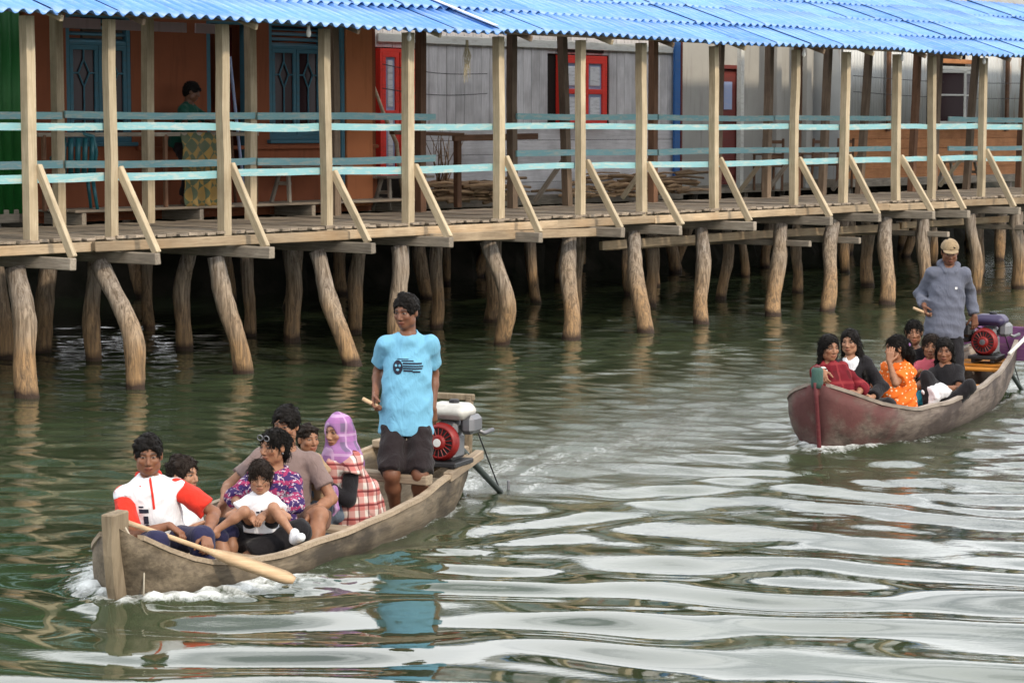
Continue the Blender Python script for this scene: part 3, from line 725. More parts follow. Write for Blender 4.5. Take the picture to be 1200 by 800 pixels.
def wake(b, half, amp, y0, ang, stern, turbw, spread, skew=0.0, decay=9):
    global h, foam, rip
    lx, ly = to_local(b, X, Y); ax = np.abs(lx); a = ly - y0
    arm = a * math.tan(ang)                # diverging arms either side
    dd = ax - arm - .12
    env = np.exp(-(dd / (.20 + .08 * np.clip(a, 0, 30))) ** 2) * sstep(-.1, .5, a) * np.exp(-np.clip(a, 0, 99) / 7.5)
    psi = ang + R(17)
    ph = (ax * math.cos(psi) - a * math.sin(psi))
    h += amp * env * np.sin(2 * math.pi * ph / (.62 + .02 * np.clip(a, 0, 20)) + .6 + 1.2 * (vnoise(lx * .8, ly * .8, 3) - .5))
    # transverse waves and churned water astern
    aft = ly - stern
    w_ = turbw + spread * np.clip(aft, 0, 40)
    core = np.exp(-((lx - skew * np.clip(aft, 0, 40)) / w_) ** 2) * sstep(-.3, .4, aft) * np.exp(-np.clip(aft, 0, 99) / decay)
    h += .014 * core * (vnoise(lx * 6, ly * 6, 4) + vnoise(lx * 13, ly * 11, 5) * .6 - .8)
    rip = np.maximum(rip, core)
    broad = np.exp(-((lx - skew * np.clip(aft, 0, 40)) / (.45 + .33 * np.clip(aft + 1.0, 0, 40))) ** 2) * sstep(-1.2, 1.0, aft) * np.exp(-np.clip(aft, 0, 99) / decay)
    rip = np.maximum(rip, .50 * broad * (.5 + .8 * vnoise(lx * 1.2, ly * .8, 33)))
    h += .0045 * broad * sstep(13.5, 17, Y) * (np.sin(ly * 21 + 5 * vnoise(lx, ly, 34)) + .8 * np.sin(ly * 31 + lx * 6 + 6 * vnoise(lx * 1.5, ly, 35)))
    foam = np.maximum(foam, .42 * broad * sstep(.45, .95, vnoise(lx * 7 + ly * .6, ly * .9, 36)))
    foam = np.maximum(foam, .40 * core * sstep(.30, .8, vnoise(lx * 9, ly * 1.0, 6) * .7 + .3 * vnoise(lx * 2.5, ly * 2, 16) + .25 * core))
    edge = np.exp(-((ax - w_ * 1.05) / .10) ** 2) * sstep(0, .5, aft) * np.exp(-np.clip(aft, 0, 99) / 5)
    foam = np.maximum(foam, .6 * edge * vnoise(lx * 5, ly * 3, 7))
    # bow wave: a hump pushed up along the hull and thrown outwards
    hb = half(ly); dist = ax - hb; bowz = sstep(-.35, .15, a) * np.exp(-np.clip(a - .2, 0, 9) / 1.0)
    hump = np.exp(-(np.clip(dist - .04 - .16 * np.clip(a, 0, 9), -9, 9) / (.17 + .10 * np.clip(a, 0, 9))) ** 2) * bowz
    ck = vnoise(lx * 9, ly * 9, 9) * .6 + vnoise(lx * 21, ly * 21, 10) * .4
    h += amp * 3.0 * hump * (.35 + 1.2 * ck)
    foam = np.maximum(foam, np.clip(hump * 1.08 * (.15 + 1.15 * ck), 0, 1))
    side = np.exp(-(np.clip(dist, -1, 9) / .10) ** 2) * sstep(0, .6, a) * (1 - sstep(stern - .2, stern + .3, ly)) * .55
    foam = np.maximum(foam, side * (.35 + .8 * vnoise(lx * 8, ly * 4, 12)))
    rip = np.maximum(rip, side)
    # water pushed down under the hull
    ins = (hb > .03) & (ax < hb - .035)
    h[ins] = -.32
wake(LB, lb_half, .028, .05, R(19), 4.6, .45, .16, .06, 12)
wake(RB, rb_half, .020, .08, R(19), 5.4, .33, .08)
# a patch of churned water where the first boat has crossed
lx, ly = to_local(LB, X, Y)
far = sstep(0, 60, np.hypot(X - 2, Y - 25)); h *= (1 - far)
# lying ripple calm under the houses
n0, n1 = X.shape
V = np.stack([X, Y, h], -1).reshape(-1, 3).astype(np.float32)
ii = np.arange(n0 * n1).reshape(n0, n1)
Q = np.stack([ii[:-1, :-1], ii[:-1, 1:], ii[1:, 1:], ii[1:, :-1]], -1).reshape(-1, 4).astype(np.int32)
me = bpy.data.meshes.new('water'); me.vertices.add(len(V)); me.vertices.foreach_set('co', V.ravel())
me.loops.add(Q.size); me.loops.foreach_set('vertex_index', Q.ravel()); me.polygons.add(len(Q))
me.polygons.foreach_set('loop_start', np.arange(0, Q.size, 4, dtype=np.int32))
me.polygons.foreach_set('use_smooth', np.ones(len(Q), bool)); me.update(calc_edges=True)
for nm, arr in (('foam', foam), ('churn', rip)):
    at_ = me.attributes.new(nm, 'FLOAT', 'POINT'); at_.data.foreach_set('value', arr.ravel().astype(np.float32))
def water_mat():
    m = M('sea_water', 0.02); t = m.t
    t.nodes.remove(m.b); outn = [n for n in t.nodes if n.type == 'OUTPUT_MATERIAL'][0]
    p = m.pos()
    fo = m.n('ShaderNodeAttribute'); fo.attribute_name = 'foam'; ch = m.n('ShaderNodeAttribute'); ch.attribute_name = 'churn'
    n1 = m.noise(m.map(p, (.6, 1.0, 1)), 9.0, 4, 0.6, .4); n2 = m.noise(m.map(p, (1, .7, 1)), 34.0, 4, 0.6, .6)
    yy = m.sep(p)[1]; farr = m.ramp(m.math('DIVIDE', yy, 40.0), [(0.36, 0.08), (0.50, 1.0)])
    n3 = m.noise(m.map(p, (.55, 1.5, 1)), 24.0, 3, 0.55, .3); msk = m.ramp(m.noise(p, .9, 3), [(.45, 0.0), (.65, .09)])
    hgt = m.math('ADD', m.math('MULTIPLY', n3, msk), m.math('ADD', m.math('MULTIPLY', m.math('MULTIPLY', n1, farr), .55), m.math('MULTIPLY', m.math('MULTIPLY', n2, ch.outputs['Fac']), 1.8)))
    bp = m.n('ShaderNodeBump'); bp.inputs['Strength'].default_value = .40; bp.inputs['Distance'].default_value = .02; m.l(hgt, bp.inputs['Height'])
    fr = m.n('ShaderNodeFresnel'); fr.inputs['IOR'].default_value = 1.82; m.l(bp.outputs[0], fr.inputs['Normal'])
    gl = m.n('ShaderNodeBsdfGlossy'); m.l(m.math('MULTIPLY_ADD', ch.outputs['Fac'], .16, .025), gl.inputs['Roughness']); m.l(bp.outputs[0], gl.inputs['Normal'])
    gl.inputs['Color'].default_value = (1, 1, 1, 1)
    tr = m.n('ShaderNodeBsdfTransparent'); tr.inputs[0].default_value = (.55, .66, .42, 1)
    df = m.n('ShaderNodeBsdfDiffuse'); m.l(m.ramp(m.noise(p, .45, 4), [(.3, (.042, .064, .028)), (.7, (.092, .128, .066))]), df.inputs[0])
    body = m.n('ShaderNodeMixShader'); body.inputs[0].default_value = .45; m.l(tr.outputs[0], body.inputs[1]); m.l(df.outputs[0], body.inputs[2])
    surf = m.n('ShaderNodeMixShader'); m.l(fr.outputs[0], surf.inputs[0]); m.l(body.outputs[0], surf.inputs[1]); m.l(gl.outputs[0], surf.inputs[2])
    fd = m.n('ShaderNodeBsdfDiffuse'); fd.inputs[0].default_value = (.72, .75, .74, 1)
    fn = m.noise(m.map(p, (1, .6, 1)), 26.0, 5, 0.7, .8)
    ff = m.math('SUBTRACT', m.math('ADD', fo.outputs['Fac'], m.math('MULTIPLY', fn, .75)), .62)
    ff = m.ramp(ff, [(0.02, 0.0), (0.45, 0.92)])
    fin = m.n('ShaderNodeMixShader'); m.l(ff, fin.inputs[0]); m.l(surf.outputs[0], fin.inputs[1]); m.l(fd.outputs[0], fin.inputs[2])
    m.l(fin.outputs[0], outn.inputs[0]); return m.m
me.materials.append(water_mat())
tag(link('water', me), kind='structure')
# the sea bed, stones and weed patches under shallow water
def bed_mat():
    m = M('sea_bed', .95, .1); p = m.pos()
    n = m.noise(p, 1.1, 6, .65, .4); v = m.n('ShaderNodeTexVoronoi'); v.inputs['Scale'].default_value = 2.6; m.l(p, v.inputs[0])
    b = m.ramp(n, [(.34, (.035, .045, .02)), (.5, (.14, .145, .07)), (.68, (.34, .31, .17))])
    b = m.mix(m.ramp(v.outputs['Distance'], [(.2, .0), (.5, .6)]), b, (.02, .028, .016)); m.col(b); return m.m
bx = np.linspace(-220, 260, 140); V = []; Fq = []
for j in range(90):
    for i in range(90):
        x = -40 + 80 * i / 89; y = -10 + 70 * j / 89
        if i == 0: x = -220
        if i == 89: x = 260
        if j == 0: y = -60
        if j == 89: y = 420
        V.append((x, y, -1.0 + .18 * math.sin(x * 1.3 + y * .4) * math.sin(y * .9) + U(-.08, .08)))
for j in range(89):
    for i in range(89): a = j * 90 + i; Fq.append((a, a + 1, a + 91, a + 90))
tag(mesh_obj('seabed', V, Fq, bed_mat(), None, True), kind='structure')

# added bank behind the houses: dark and raised to block light under the floors
def light_block_bank():
    m = M('dark_block_bank', .95, .1); n = m.noise(m.pos(), 1.4, 6); m.col(m.ramp(n, [(.35, (.012, .013, .008)), (.65, (.04, .036, .028))])).bump(n, .8, .1)
    V = []; Fq = []; ss = np.concatenate([np.linspace(-160, -14, 12), np.arange(-12, 46, .6), np.linspace(50, 260, 12)])
    prof = [(-1.5, -1.2), (0, -.1), (.5, .5), (1.0, 1.2), (1.6, 1.75), (12, 1.9), (160, 2.4)]
    for s_ in ss:
        v0 = 11.5 - 2.5 * float(sstep(8.5, 12, np.array(s_)))
        for a, z in prof: V.append(tuple(PW(s_ + U(-.15, .15), v0 + a + U(-.2, .2), z + U(-.12, .12) * (a < 20))))
    n_ = len(prof)
    for i in range(len(ss) - 1):
        for k in range(n_ - 1): a = i * n_ + k; Fq.append((a, a + n_, a + n_ + 1, a + 1))
    tag(mesh_obj('light_block_bank', V, Fq, m.m, None, False), kind='structure')
light_block_bank()
# ------------------------------------------------------------------ bodies: smooth-blended volumes meshed with surface nets
A3 = lambda p: np.array(p, np.float32)
def unit(v): v = np.asarray(v, float); return v / (np.linalg.norm(v) + 1e-9)
class Field:
    def __init__(s): s.p = []
    def rc(s, a, b, r1, r2=None, k=.02, op='u', cut=None, sq=None):
        s.p.append(('rc', A3(a), A3(b), r1, r1 if r2 is None else r2, k, op, cut)); return s
    def el(s, c, r, ax=None, k=.02, op='u', cut=None):
        s.p.append(('el', A3(c), np.eye(3, dtype=np.float32) if ax is None else A3(ax), A3(r), None, k, op, cut)); return s
    def bounds(s):
        lo, hi = np.full(3, 9e9), np.full(3, -9e9)
        for q in s.p:
            if q[6] != 'u': continue
            a, b = s._bb(q); lo = np.minimum(lo, a); hi = np.maximum(hi, b)
        return lo, hi
    def _bb(s, q):
        if q[0] == 'rc':
            r = max(q[3], q[4]); return np.minimum(q[1], q[2]) - r, np.maximum(q[1], q[2]) + r
        e = np.sqrt(((q[2].T * q[3]) ** 2).sum(1)); return q[1] - e, q[1] + e
    def mesh(s, h, fold=0.0, fseed=0, planes=None, fs=1.0):
        lo, hi = s.bounds(); lo = lo - 3 * h - fold; hi = hi + 3 * h + fold
        n = np.ceil((hi - lo) / h).astype(int) + 1
        g = [(lo[i] + h * np.arange(n[i])).astype(np.float32) for i in range(3)]
        D = np.full(n, 1.0, np.float32)
        for q in s.p:
            mg = 3 * h + 2 * q[5] + fold; a, b = s._bb(q)
            i0 = np.maximum(((a - mg - lo) / h).astype(int), 0); i1 = np.minimum(((b + mg - lo) / h).astype(int) + 2, n)
            if (i1 <= i0).any(): continue
            X = g[0][i0[0]:i1[0], None, None]; Y = g[1][None, i0[1]:i1[1], None]; Z = g[2][None, None, i0[2]:i1[2]]
            if q[0] == 'rc':
                ba = q[2] - q[1]; L2 = float(ba @ ba) + 1e-9
                t = np.clip(((X - q[1][0]) * ba[0] + (Y - q[1][1]) * ba[1] + (Z - q[1][2]) * ba[2]) / L2, 0, 1)
                d = np.sqrt((X - q[1][0] - t * ba[0]) ** 2 + (Y - q[1][1] - t * ba[1]) ** 2 + (Z - q[1][2] - t * ba[2]) ** 2) - (q[3] + (q[4] - q[3]) * t)
            else:
                c, ax, r = q[1], q[2], q[3]; k0 = 0; k1 = 0
                for j in range(3):
                    l = (X - c[0]) * ax[j][0] + (Y - c[1]) * ax[j][1] + (Z - c[2]) * ax[j][2]
                    k0 = k0 + (l / r[j]) ** 2; k1 = k1 + (l / r[j] ** 2) ** 2
                k0 = np.sqrt(k0); d = k0 * (k0 - 1) / np.sqrt(k1 + 1e-9)
            if q[7]:
                for pt, nn in q[7]: d = np.maximum(d, (X - pt[0]) * nn[0] + (Y - pt[1]) * nn[1] + (Z - pt[2]) * nn[2])
            sl = tuple(slice(i0[j], i1[j]) for j in range(3)); E = D[sl]; k = max(q[5], 1e-4)
            if q[6] == 'u': D[sl] = np.minimum(E, d) - np.maximum(k - np.abs(E - d), 0) ** 2 / (4 * k)
            else:
                d = -d; D[sl] = np.maximum(E, d) + np.maximum(k - np.abs(E - d), 0) ** 2 / (4 * k)
        X = g[0][:, None, None]; Y = g[1][None, :, None]; Z = g[2][None, None, :]
        if fold:
            r = np.random.RandomState(fseed); acc = 0
            for _ in range(5):
                w = r.normal(0, 1, 3); w = w / np.linalg.norm(w) * r.uniform(22, 60) * fs
                acc = acc + (np.abs(np.sin(.6 * (X * w[0] + Y * w[1] + Z * w[2]) + r.uniform(0, 6) + 1.3 * np.sin(X * w[1] * .35 + Z * w[0] * .35 + Y * w[2] * .3))) - .64) * 2.2
            D = D + (fold / 2.4) * acc.astype(np.float32)
        for pt, nn in (planes or []): D = np.maximum(D, (X - pt[0]) * nn[0] + (Y - pt[1]) * nn[1] + (Z - pt[2]) * nn[2])
        return nets(D, lo, h)
CORN = [(i, j, k) for i in (0, 1) for j in (0, 1) for k in (0, 1)]
EDGE = [(a, b) for a in CORN for b in CORN if a < b and sum(abs(a[i] - b[i]) for i in range(3)) == 1]
def nets(D, lo, h):
    n = D.shape; ins = D < 0
    cnt = np.zeros([x - 1 for x in n], np.int8)
    sub = lambda A, c: A[c[0]:n[0] - 1 + c[0], c[1]:n[1] - 1 + c[1], c[2]:n[2] - 1 + c[2]]
    for c in CORN: cnt += sub(ins, c)
    act = (cnt > 0) & (cnt < 8); I = np.argwhere(act); N = len(I)
    idx = np.full(act.shape, -1, np.int64); idx[act] = np.arange(N)
    acc = np.zeros((N, 3)); num = np.zeros(N)
    for a, b in EDGE:
        da = D[I[:, 0] + a[0], I[:, 1] + a[1], I[:, 2] + a[2]]; db = D[I[:, 0] + b[0], I[:, 1] + b[1], I[:, 2] + b[2]]
        m = (da < 0) != (db < 0); t = np.where(m, da / (da - db + 1e-12), 0)
        p = np.array(a)[None] + t[:, None] * (np.array(b) - np.array(a))[None]
        acc[m] += p[m]; num[m] += 1
    V = (I + acc / num[:, None]) * h + np.asarray(lo)[None]
    Fs = []
    for ax in range(3):
        o1, o2 = [i for i in range(3) if i != ax]
        s0 = [slice(None)] * 3; s1 = [slice(None)] * 3; s0[ax] = slice(0, n[ax] - 1); s1[ax] = slice(1, n[ax])
        A, B = ins[tuple(s0)], ins[tuple(s1)]; E = np.argwhere(A != B)
        ok = (E[:, o1] > 0) & (E[:, o2] > 0) & (E[:, o1] < n[o1] - 1) & (E[:, o2] < n[o2] - 1); E = E[ok]
        fl = A[E[:, 0], E[:, 1], E[:, 2]]
        q = []
        for d1, d2 in ((-1, -1), (0, -1), (0, 0), (-1, 0)):
            e = E.copy(); e[:, o1] += d1; e[:, o2] += d2; q.append(idx[e[:, 0], e[:, 1], e[:, 2]])
        q = np.stack(q, 1)
        if ax == 1: fl = ~fl
        q[~fl] = q[~fl][:, ::-1]; Fs.append(q)
    return V, np.concatenate(Fs)
def np_mesh(name, V, Q, mat, cols=None):
    me = bpy.data.meshes.new(name); me.vertices.add(len(V)); me.vertices.foreach_set('co', np.asarray(V, np.float32).ravel())
    Q = np.asarray(Q, np.int32); me.loops.add(Q.size); me.loops.foreach_set('vertex_index', Q.ravel()); me.polygons.add(len(Q))
    me.polygons.foreach_set('loop_start', np.arange(0, Q.size, 4, dtype=np.int32)); me.polygons.foreach_set('use_smooth', np.ones(len(Q), bool))
    me.update(calc_edges=True); me.materials.append(mat)
    if cols is not None:
        ca = me.color_attributes.new('Col', 'FLOAT_COLOR', 'POINT')
        ca.data.foreach_set('color', np.concatenate([cols, np.ones((len(cols), 1))], 1).astype(np.float32).ravel())
    return me
def skin_mat():
    m = M('skin', 0.48, 0.35); a = m.n('ShaderNodeAttribute'); a.attribute_name = 'Col'
    n = m.noise(m.tc('Object'), 22, 4); n2 = m.noise(m.tc('Object'), 7, 3)
    c = m.mix(m.ramp(n, [(.35, 0), (.72, .40)]), a.outputs['Color'], (.10, .035, .02)); c = m.mix(m.ramp(n2, [(.5, 0), (.72, .12)]), c, (.42, .20, .12)); m.col(c).bump(m.noise(m.tc('Object'), 120, 3), .25, .002)
    m.b.inputs['Subsurface Weight'].default_value = .08; m.b.inputs['Subsurface Radius'].default_value = (.02, .008, .005); m.b.inputs['Subsurface Scale'].default_value = .3
    return m.m
SKIN = skin_mat()
def hair_mat(name, c=(.006, .005, .0045)):
    m = M(name, 0.55, 0.10); n = m.noise(m.map(m.tc('Object'), (60, 60, 8)), 3, 4, .6)
    m.col(m.mix(n, c, tuple(x * 1.7 for x in c))).bump(n, .7, .006); return m.m
HAIR = hair_mat('black_hair'); HAIRG = hair_mat('brown_black_hair', (.013, .009, .007))

def ik(a, b, l1, l2, pole):
    a, b = np.asarray(a, float), np.asarray(b, float); d = b - a; L = np.linalg.norm(d); mx = (l1 + l2) * .995
    if L > mx: b = a + d / L * mx; d = b - a; L = mx
    x = (l1 * l1 - l2 * l2 + L * L) / (2 * L); hh = math.sqrt(max(l1 * l1 - x * x, 0)); u = d / L
    p = np.asarray(pole, float); p = p - u * (p @ u); return a + u * x + unit(p) * hh, b
def rotv(v, ax, ang):
    return np.array(Matrix.Rotation(ang, 3, Vector(ax)) @ Vector(v))

class Body:
    """Skeleton in person space: facing -Y, +X is the person's left, Z up."""
    def __init__(s, H, pel, head, sh_yaw=0, hip_yaw=0, hy=0, hp=0, hr=0, hs=1.0, girth=1.0, armL=None, armR=None, legL=None, legR=None, fem=False, skin=(.27, .13, .075), wide=1.0):
        s.H = H; s.S = S = H / 1.66; s.skin = np.array(skin); s.g = girth; s.fem = fem
        s.pel = np.array(pel, float); s.hk = hs * (.55 + .45 * S); s.hc = np.array(head, float)
        Rz = lambda v, a: np.array([v[0] * math.cos(a) - v[1] * math.sin(a), v[0] * math.sin(a) + v[1] * math.cos(a), v[2]])
        # head frame
        hm = Matrix.Rotation(hy, 3, 'Z') @ Matrix.Rotation(hp, 3, 'X') @ Matrix.Rotation(hr, 3, 'Y')
        s.hx = np.array(hm @ Vector((1, 0, 0))); s.hf = np.array(hm @ Vector((0, -1, 0))); s.hu = np.array(hm @ Vector((0, 0, 1)))
        s.neck = s.hc - s.hu * .105 * s.hk - s.hf * .012 * s.hk
        d = s.neck - s.pel; s.u = unit(d - np.array([0, 0, .03])); s.tl = np.linalg.norm(d) - .055 * S
        s.nb = s.pel + s.u * s.tl                         # base of the neck
        w = Rz((1, 0, 0), sh_yaw); s.w = unit(w - s.u * (w @ s.u)); s.f = unit(np.cross(s.w, s.u))
        wh = Rz((1, 0, 0), hip_yaw); s.wh = unit(wh); s.fh = np.array([s.wh[1], -s.wh[0], 0])
        sw = (.138 if fem else .155) * S * wide
        s.sh = {1: s.nb + s.w * sw - s.u * .070 * S, -1: s.nb - s.w * sw - s.u * .070 * S}
        s.hip = {1: s.pel + s.wh * .09 * S, -1: s.pel - s.wh * .09 * S}
        s.arm = {}; s.leg = {}
        for sd, sp in ((1, armL), (-1, armR)):
            sp = sp or {}; wr = sp.get('to', s.sh[sd] + np.array([.03 * sd, -.03, -.52 * S]))
            el, wr = ik(s.sh[sd], wr, .285 * S, .25 * S, sp.get('pole', (.3 * sd, .8, -.5)))
            fd = unit(wr - el); hd = unit(np.array(sp.get('dir', fd))); pn = np.array(sp.get('palm', (-sd, 0, -.2)), float); pn = unit(pn - hd * (pn @ hd))
            s.arm[sd] = dict(el=el, wr=wr, hd=hd, pn=pn, curl=sp.get('curl', .4))
        for sd, sp in ((1, legL), (-1, legR)):
            sp = sp or {}; an = sp.get('to', s.hip[sd] + np.array([0, 0, -.80 * S]))
            kn, an = ik(s.hip[sd], an, .415 * S, .40 * S, sp.get('pole', (0, -1, .2)))
            s.leg[sd] = dict(kn=kn, an=an, toe=unit(np.array(sp.get('toe', (.15 * sd, -1, -.1)))))
    # ---- volumes
    def torso(s, F, e=0.0, k=.04, belly=1.0):
        S, g = s.S, s.g; ax = [s.w, s.f, s.u]; axh = [s.wh, s.fh, (0, 0, 1)]
        F.el(s.pel + s.u * .02 * S, np.array([.158 * g + e, .115 * g + e, .12 + e]) * S, axh, k)
        F.el(s.pel + s.u * .34 * s.tl + s.f * .012 * S * belly, np.array([.140 * g + e, .108 * g * belly + e, .17 + e]) * S, ax, k)
        F.el(s.pel + s.u * .68 * s.tl + s.f * (.018 if s.fem else .008) * S, np.array([(.140 if s.fem else .156) * g + e, (.112 if s.fem else .113) * g + e, .175 + e]) * S, ax, k)
        for sd in (1, -1): F.rc(s.nb - s.u * .060 * S, s.sh[sd] - s.w * .01 * sd, .062 * S + e, .050 * S + e, k)
        F.rc(s.nb - s.u * .03 * S, s.nb + (s.neck - s.nb) * .2, .075 * S + e * .6, .056 * S + e * .3, k)
    def arms(s, F, e=0.0, upto=2.0, sides=(1, -1), k=.02, flare=0.0, start=0.0):
        S = s.S; sc = 1 + .12 * (s.g - 1)
        for sd in sides:
            a = s.arm[sd]; sh = s.sh[sd]
            if upto >= 1: F.rc(sh, a['el'], .046 * S * sc + e, .037 * S * sc + e, k)
            else:
                b = sh + (a['el'] - sh) * upto; dn = unit(a['el'] - sh); F.rc(sh, b + dn * .05, .048 * S * sc + e, .042 * S * sc + e + flare, k, cut=[(b, dn)])
            if upto > 1:
                fm = a['el'] + (a['wr'] - a['el']) * .3
                if upto >= 2:
                    F.rc(a['el'], fm, .037 * S * sc + e, .039 * S * sc + e, k); F.rc(fm, a['wr'], .039 * S * sc + e, .026 * S + e, k)
                else:
                    b = a['el'] + (a['wr'] - a['el']) * (upto - 1); dn = unit(a['wr'] - a['el'])
                    F.rc(a['el'], b + dn * .03, .039 * S * sc + e, .032 * S * sc + e + flare, k, cut=[(b, dn)])
    def legs(s, F, e=0.0, upto=2.0, k=.03, flare=0.0, sides=(1, -1)):
        S = s.S; g = .5 + .5 * s.g
        for sd in sides:
            l = s.leg[sd]; hp = s.hip[sd]
            if upto >= 1: F.rc(hp, l['kn'], .086 * S * g + e, .058 * S + e, k)
            else:
                b = hp + (l['kn'] - hp) * upto; dn = unit(l['kn'] - hp); F.rc(hp, b + dn * .05, .088 * S * g + e, .066 * S + e + flare, k, cut=[(b, dn)])
            if upto > 1:
                cm = l['kn'] + (l['an'] - l['kn']) * .33
                if upto >= 2:
                    F.rc(l['kn'], cm, .056 * S + e, .055 * S + e, k); F.rc(cm, l['an'], .055 * S + e, .036 * S + e, k)
                else:
                    b = l['kn'] + (l['an'] - l['kn']) * (upto - 1); dn = unit(l['an'] - l['kn'])
                    F.rc(l['kn'], b + dn * .03, .058 * S + e, .050 * S + e + flare, k, cut=[(b, dn)])
    def feet(s, F, e=0.0):
        S = s.S
        for sd in (1, -1):
            l = s.leg[sd]; t = l['toe']; an = l['an']; dn = np.array([0, 0, -1.0])
            hl = an - t * .035 * S + dn * .035 * S; F.rc(an, hl, .036 * S + e, .034 * S + e, .02); F.rc(hl, an + t * .13 * S + dn * .045 * S, .034 * S + e, .030 * S + e, .02)
            sdv = unit(np.cross(t, (0, 0, 1)))
            for q in range(5): F.rc(an + t * .12 * S + sdv * (.028 - .014 * q) * S + dn * .05 * S, an + t * (.185 - .008 * q) * S + sdv * (.03 - .015 * q) * S + dn * .055 * S, .012 * S + e, .009 * S + e, .01)
    def H_(s, x, y, z): return s.hc + (s.hx * x + s.hf * y + s.hu * z) * s.hk
    def head_field(s):
        F = Field(); k = s.hk; ax = [s.hx, s.hf, s.hu]; P = s.H_; fm = .94 if s.fem else 1.0
        F.el(P(0, -.012, .033), np.array([.077, .095, .083]) * k, ax, .02 * k)
        F.el(P(0, .020, -.028), np.array([.062 * fm, .070, .083]) * k, ax, .03 * k)
        F.el(P(0, .050, -.086), np.array([.030 * fm, .030, .024]) * k, ax, .03 * k)
        for d in (1, -1):
            F.el(P(.052 * d * fm, .012, -.062), np.array([.016, .026, .026]) * k, ax, .035 * k)
            F.el(P(.040 * d, .062, -.020), np.array([.020, .020, .018]) * k, ax, .02 * k)
            F.rc(P(.010 * d, .083, .028), P(.042 * d, .070, .030), .009 * k, .008 * k, .014 * k)
            F.el(P(.031 * d, .094, .010), np.array([.017, .016, .0115]) * k, ax, .012 * k, 's')
            F.el(P(.031 * d, .0735, .010), np.array([.0145, .0135, .0105]) * k, ax, .002 * k)
            F.el(P(.077 * d, -.008, .0), np.array([.010, .020, .032]) * k, ax, .008 * k)
            F.el(P(.012 * d, .088, -.033), np.array([.0085, .012, .008]) * k, ax, .007 * k)
        F.rc(P(0, .084, .018), P(0, .104, -.026), .0075 * k, .0115 * k, .010 * k)
        F.el(P(0, .083, -.0575), np.array([.025, .013, .0065]) * k, ax, .006 * k)
        F.el(P(0, .081, -.069), np.array([.021, .014, .0075]) * k, ax, .005 * k)
        F.el(P(0, .100, -.063), np.array([.020, .006, .0018]) * k, ax, .002 * k, 's')
        F.rc(s.H_(0, -.022, -.05), s.nb, .050 * k * (.9 if s.fem else 1), .056 * s.S, .02 * k)
        return F
    def hand_field(s, sd):
        a = s.arm[sd]; F = Field(); k = .5 * s.hk + .5 * s.S; hd, pn = a['hd'], a['pn']; ts = np.cross(pn, hd) * sd; W = a['wr']; c = a['curl']
        F.rc(W - unit(a['wr'] - a['el']) * .05 * s.S, W, .028 * s.S, .024 * k, .01)
        roots = (.030, .010, -.011, -.030); lens = (.070, .079, .073, .057); rr = (.0098, .010, .0095, .0085)
        for i in range(4):
            r0 = W + (hd * .088 + ts * roots[i] + pn * (.004 if i in (0, 3) else 0)) * k
            F.rc(W + (hd * .012 + ts * roots[i] * .55) * k, r0, .0155 * k, .0125 * k, .014 * k)
            d = unit(hd + ts * (.06 - .04 * i) * (1 - c)); p = r0; axx = -np.cross(pn, hd)
            for j, (fr_, ag) in enumerate(((.46, 38), (.30, 62), (.24, 42))):
                d = unit(d * math.cos(R(ag) * c) + np.cross(np.cross(hd, pn), d) * math.sin(R(ag) * c))
                q = p + d * lens[i] * fr_ * k; F.rc(p, q, (rr[i] - .0008 * j) * k, (rr[i] - .0008 * j - .0008) * k, .004 * k); p = q
        t0 = W + (hd * .022 + ts * .024 + pn * .006) * k; d = unit(ts * .75 + hd * .7 + pn * (.25 + .5 * c)); q = t0 + d * .042 * k
        F.rc(t0, q, .015 * k, .0115 * k, .012 * k); d2 = unit(d + hd * .35 + pn * .35 * c - ts * .5 * c); q2 = q + d2 * .030 * k; F.rc(q, q2, .0112 * k, .0095 * k, .004 * k)
        F.rc(q2, q2 + d2 * .022 * k, .0095 * k, .007 * k, .003 * k)
        return F
    def skin_mesh(s, root, h=.012, hh=.005, name='body'):
        F = Field(); s.torso(F); s.arms(F); s.legs(F); s.feet(F)
        parts = [F.mesh(h)]; parts.append(s.head_field().mesh(hh * (.6 + .4 * s.hk)))
        nh = [len(parts[0][0]), len(parts[0][0]) + len(parts[1][0])]
        for sd in (1, -1): parts.append(s.hand_field(sd).mesh(.0048))
        V = np.concatenate([p[0] for p in parts]); o = 0; Q = []
        for p in parts: Q.append(p[1] + o); o += len(p[0])
        Q = np.concatenate(Q); c = np.repeat(s.skin[None], len(V), 0)
        L = (V - s.hc) / s.hk; x = L @ s.hx; y = L @ s.hf; z = L @ s.hu; ax_ = np.abs(x)
        hm = np.zeros(len(V), bool); hm[nh[0]:nh[1]] = True; front = hm & (y > .045)
        def put(mask, col, a=1.0): c[mask] = c[mask] * (1 - a) + np.array(col) * a
        put(front & (z < -.02) & (z > -.05) & (ax_ > .03), s.skin * np.array([1.15, .95, .9]), .5)
        lip = front & ((x / .027) ** 2 + ((z + .063) / .0135) ** 2 < 1) & (y > .062); put(lip, s.skin * np.array([.88, .62, .60]) + np.array([.015, 0, .002]))
        put(front & (np.abs(z + .063) < .0028) & (ax_ < .023) & (y > .062), s.skin * .25)
        th = .0052 if s.fem else .0075
        put(front & (np.abs(z - .0335 + .10 * np.abs(ax_ - .033)) < th) & (ax_ > .012) & (ax_ < .052), (.02, .013, .01), .85)
        ed = ((ax_ - .031) / .0150) ** 2 + ((z - .010) / .0058) ** 2; eye = front & (ed < 1); put(eye, (.26, .22, .19)); put(front & (ed >= .75) & (ed < 1.7) & (z > .009), (.02, .012, .01), .9)
        put(eye & (((ax_ - .031) ** 2 + (z - .011) ** 2) < .0078 ** 2), (.012, .008, .006))
        put(front & (((ax_ - .008) / .0045) ** 2 + ((z + .041) / .003) ** 2 < 1), s.skin * .2)
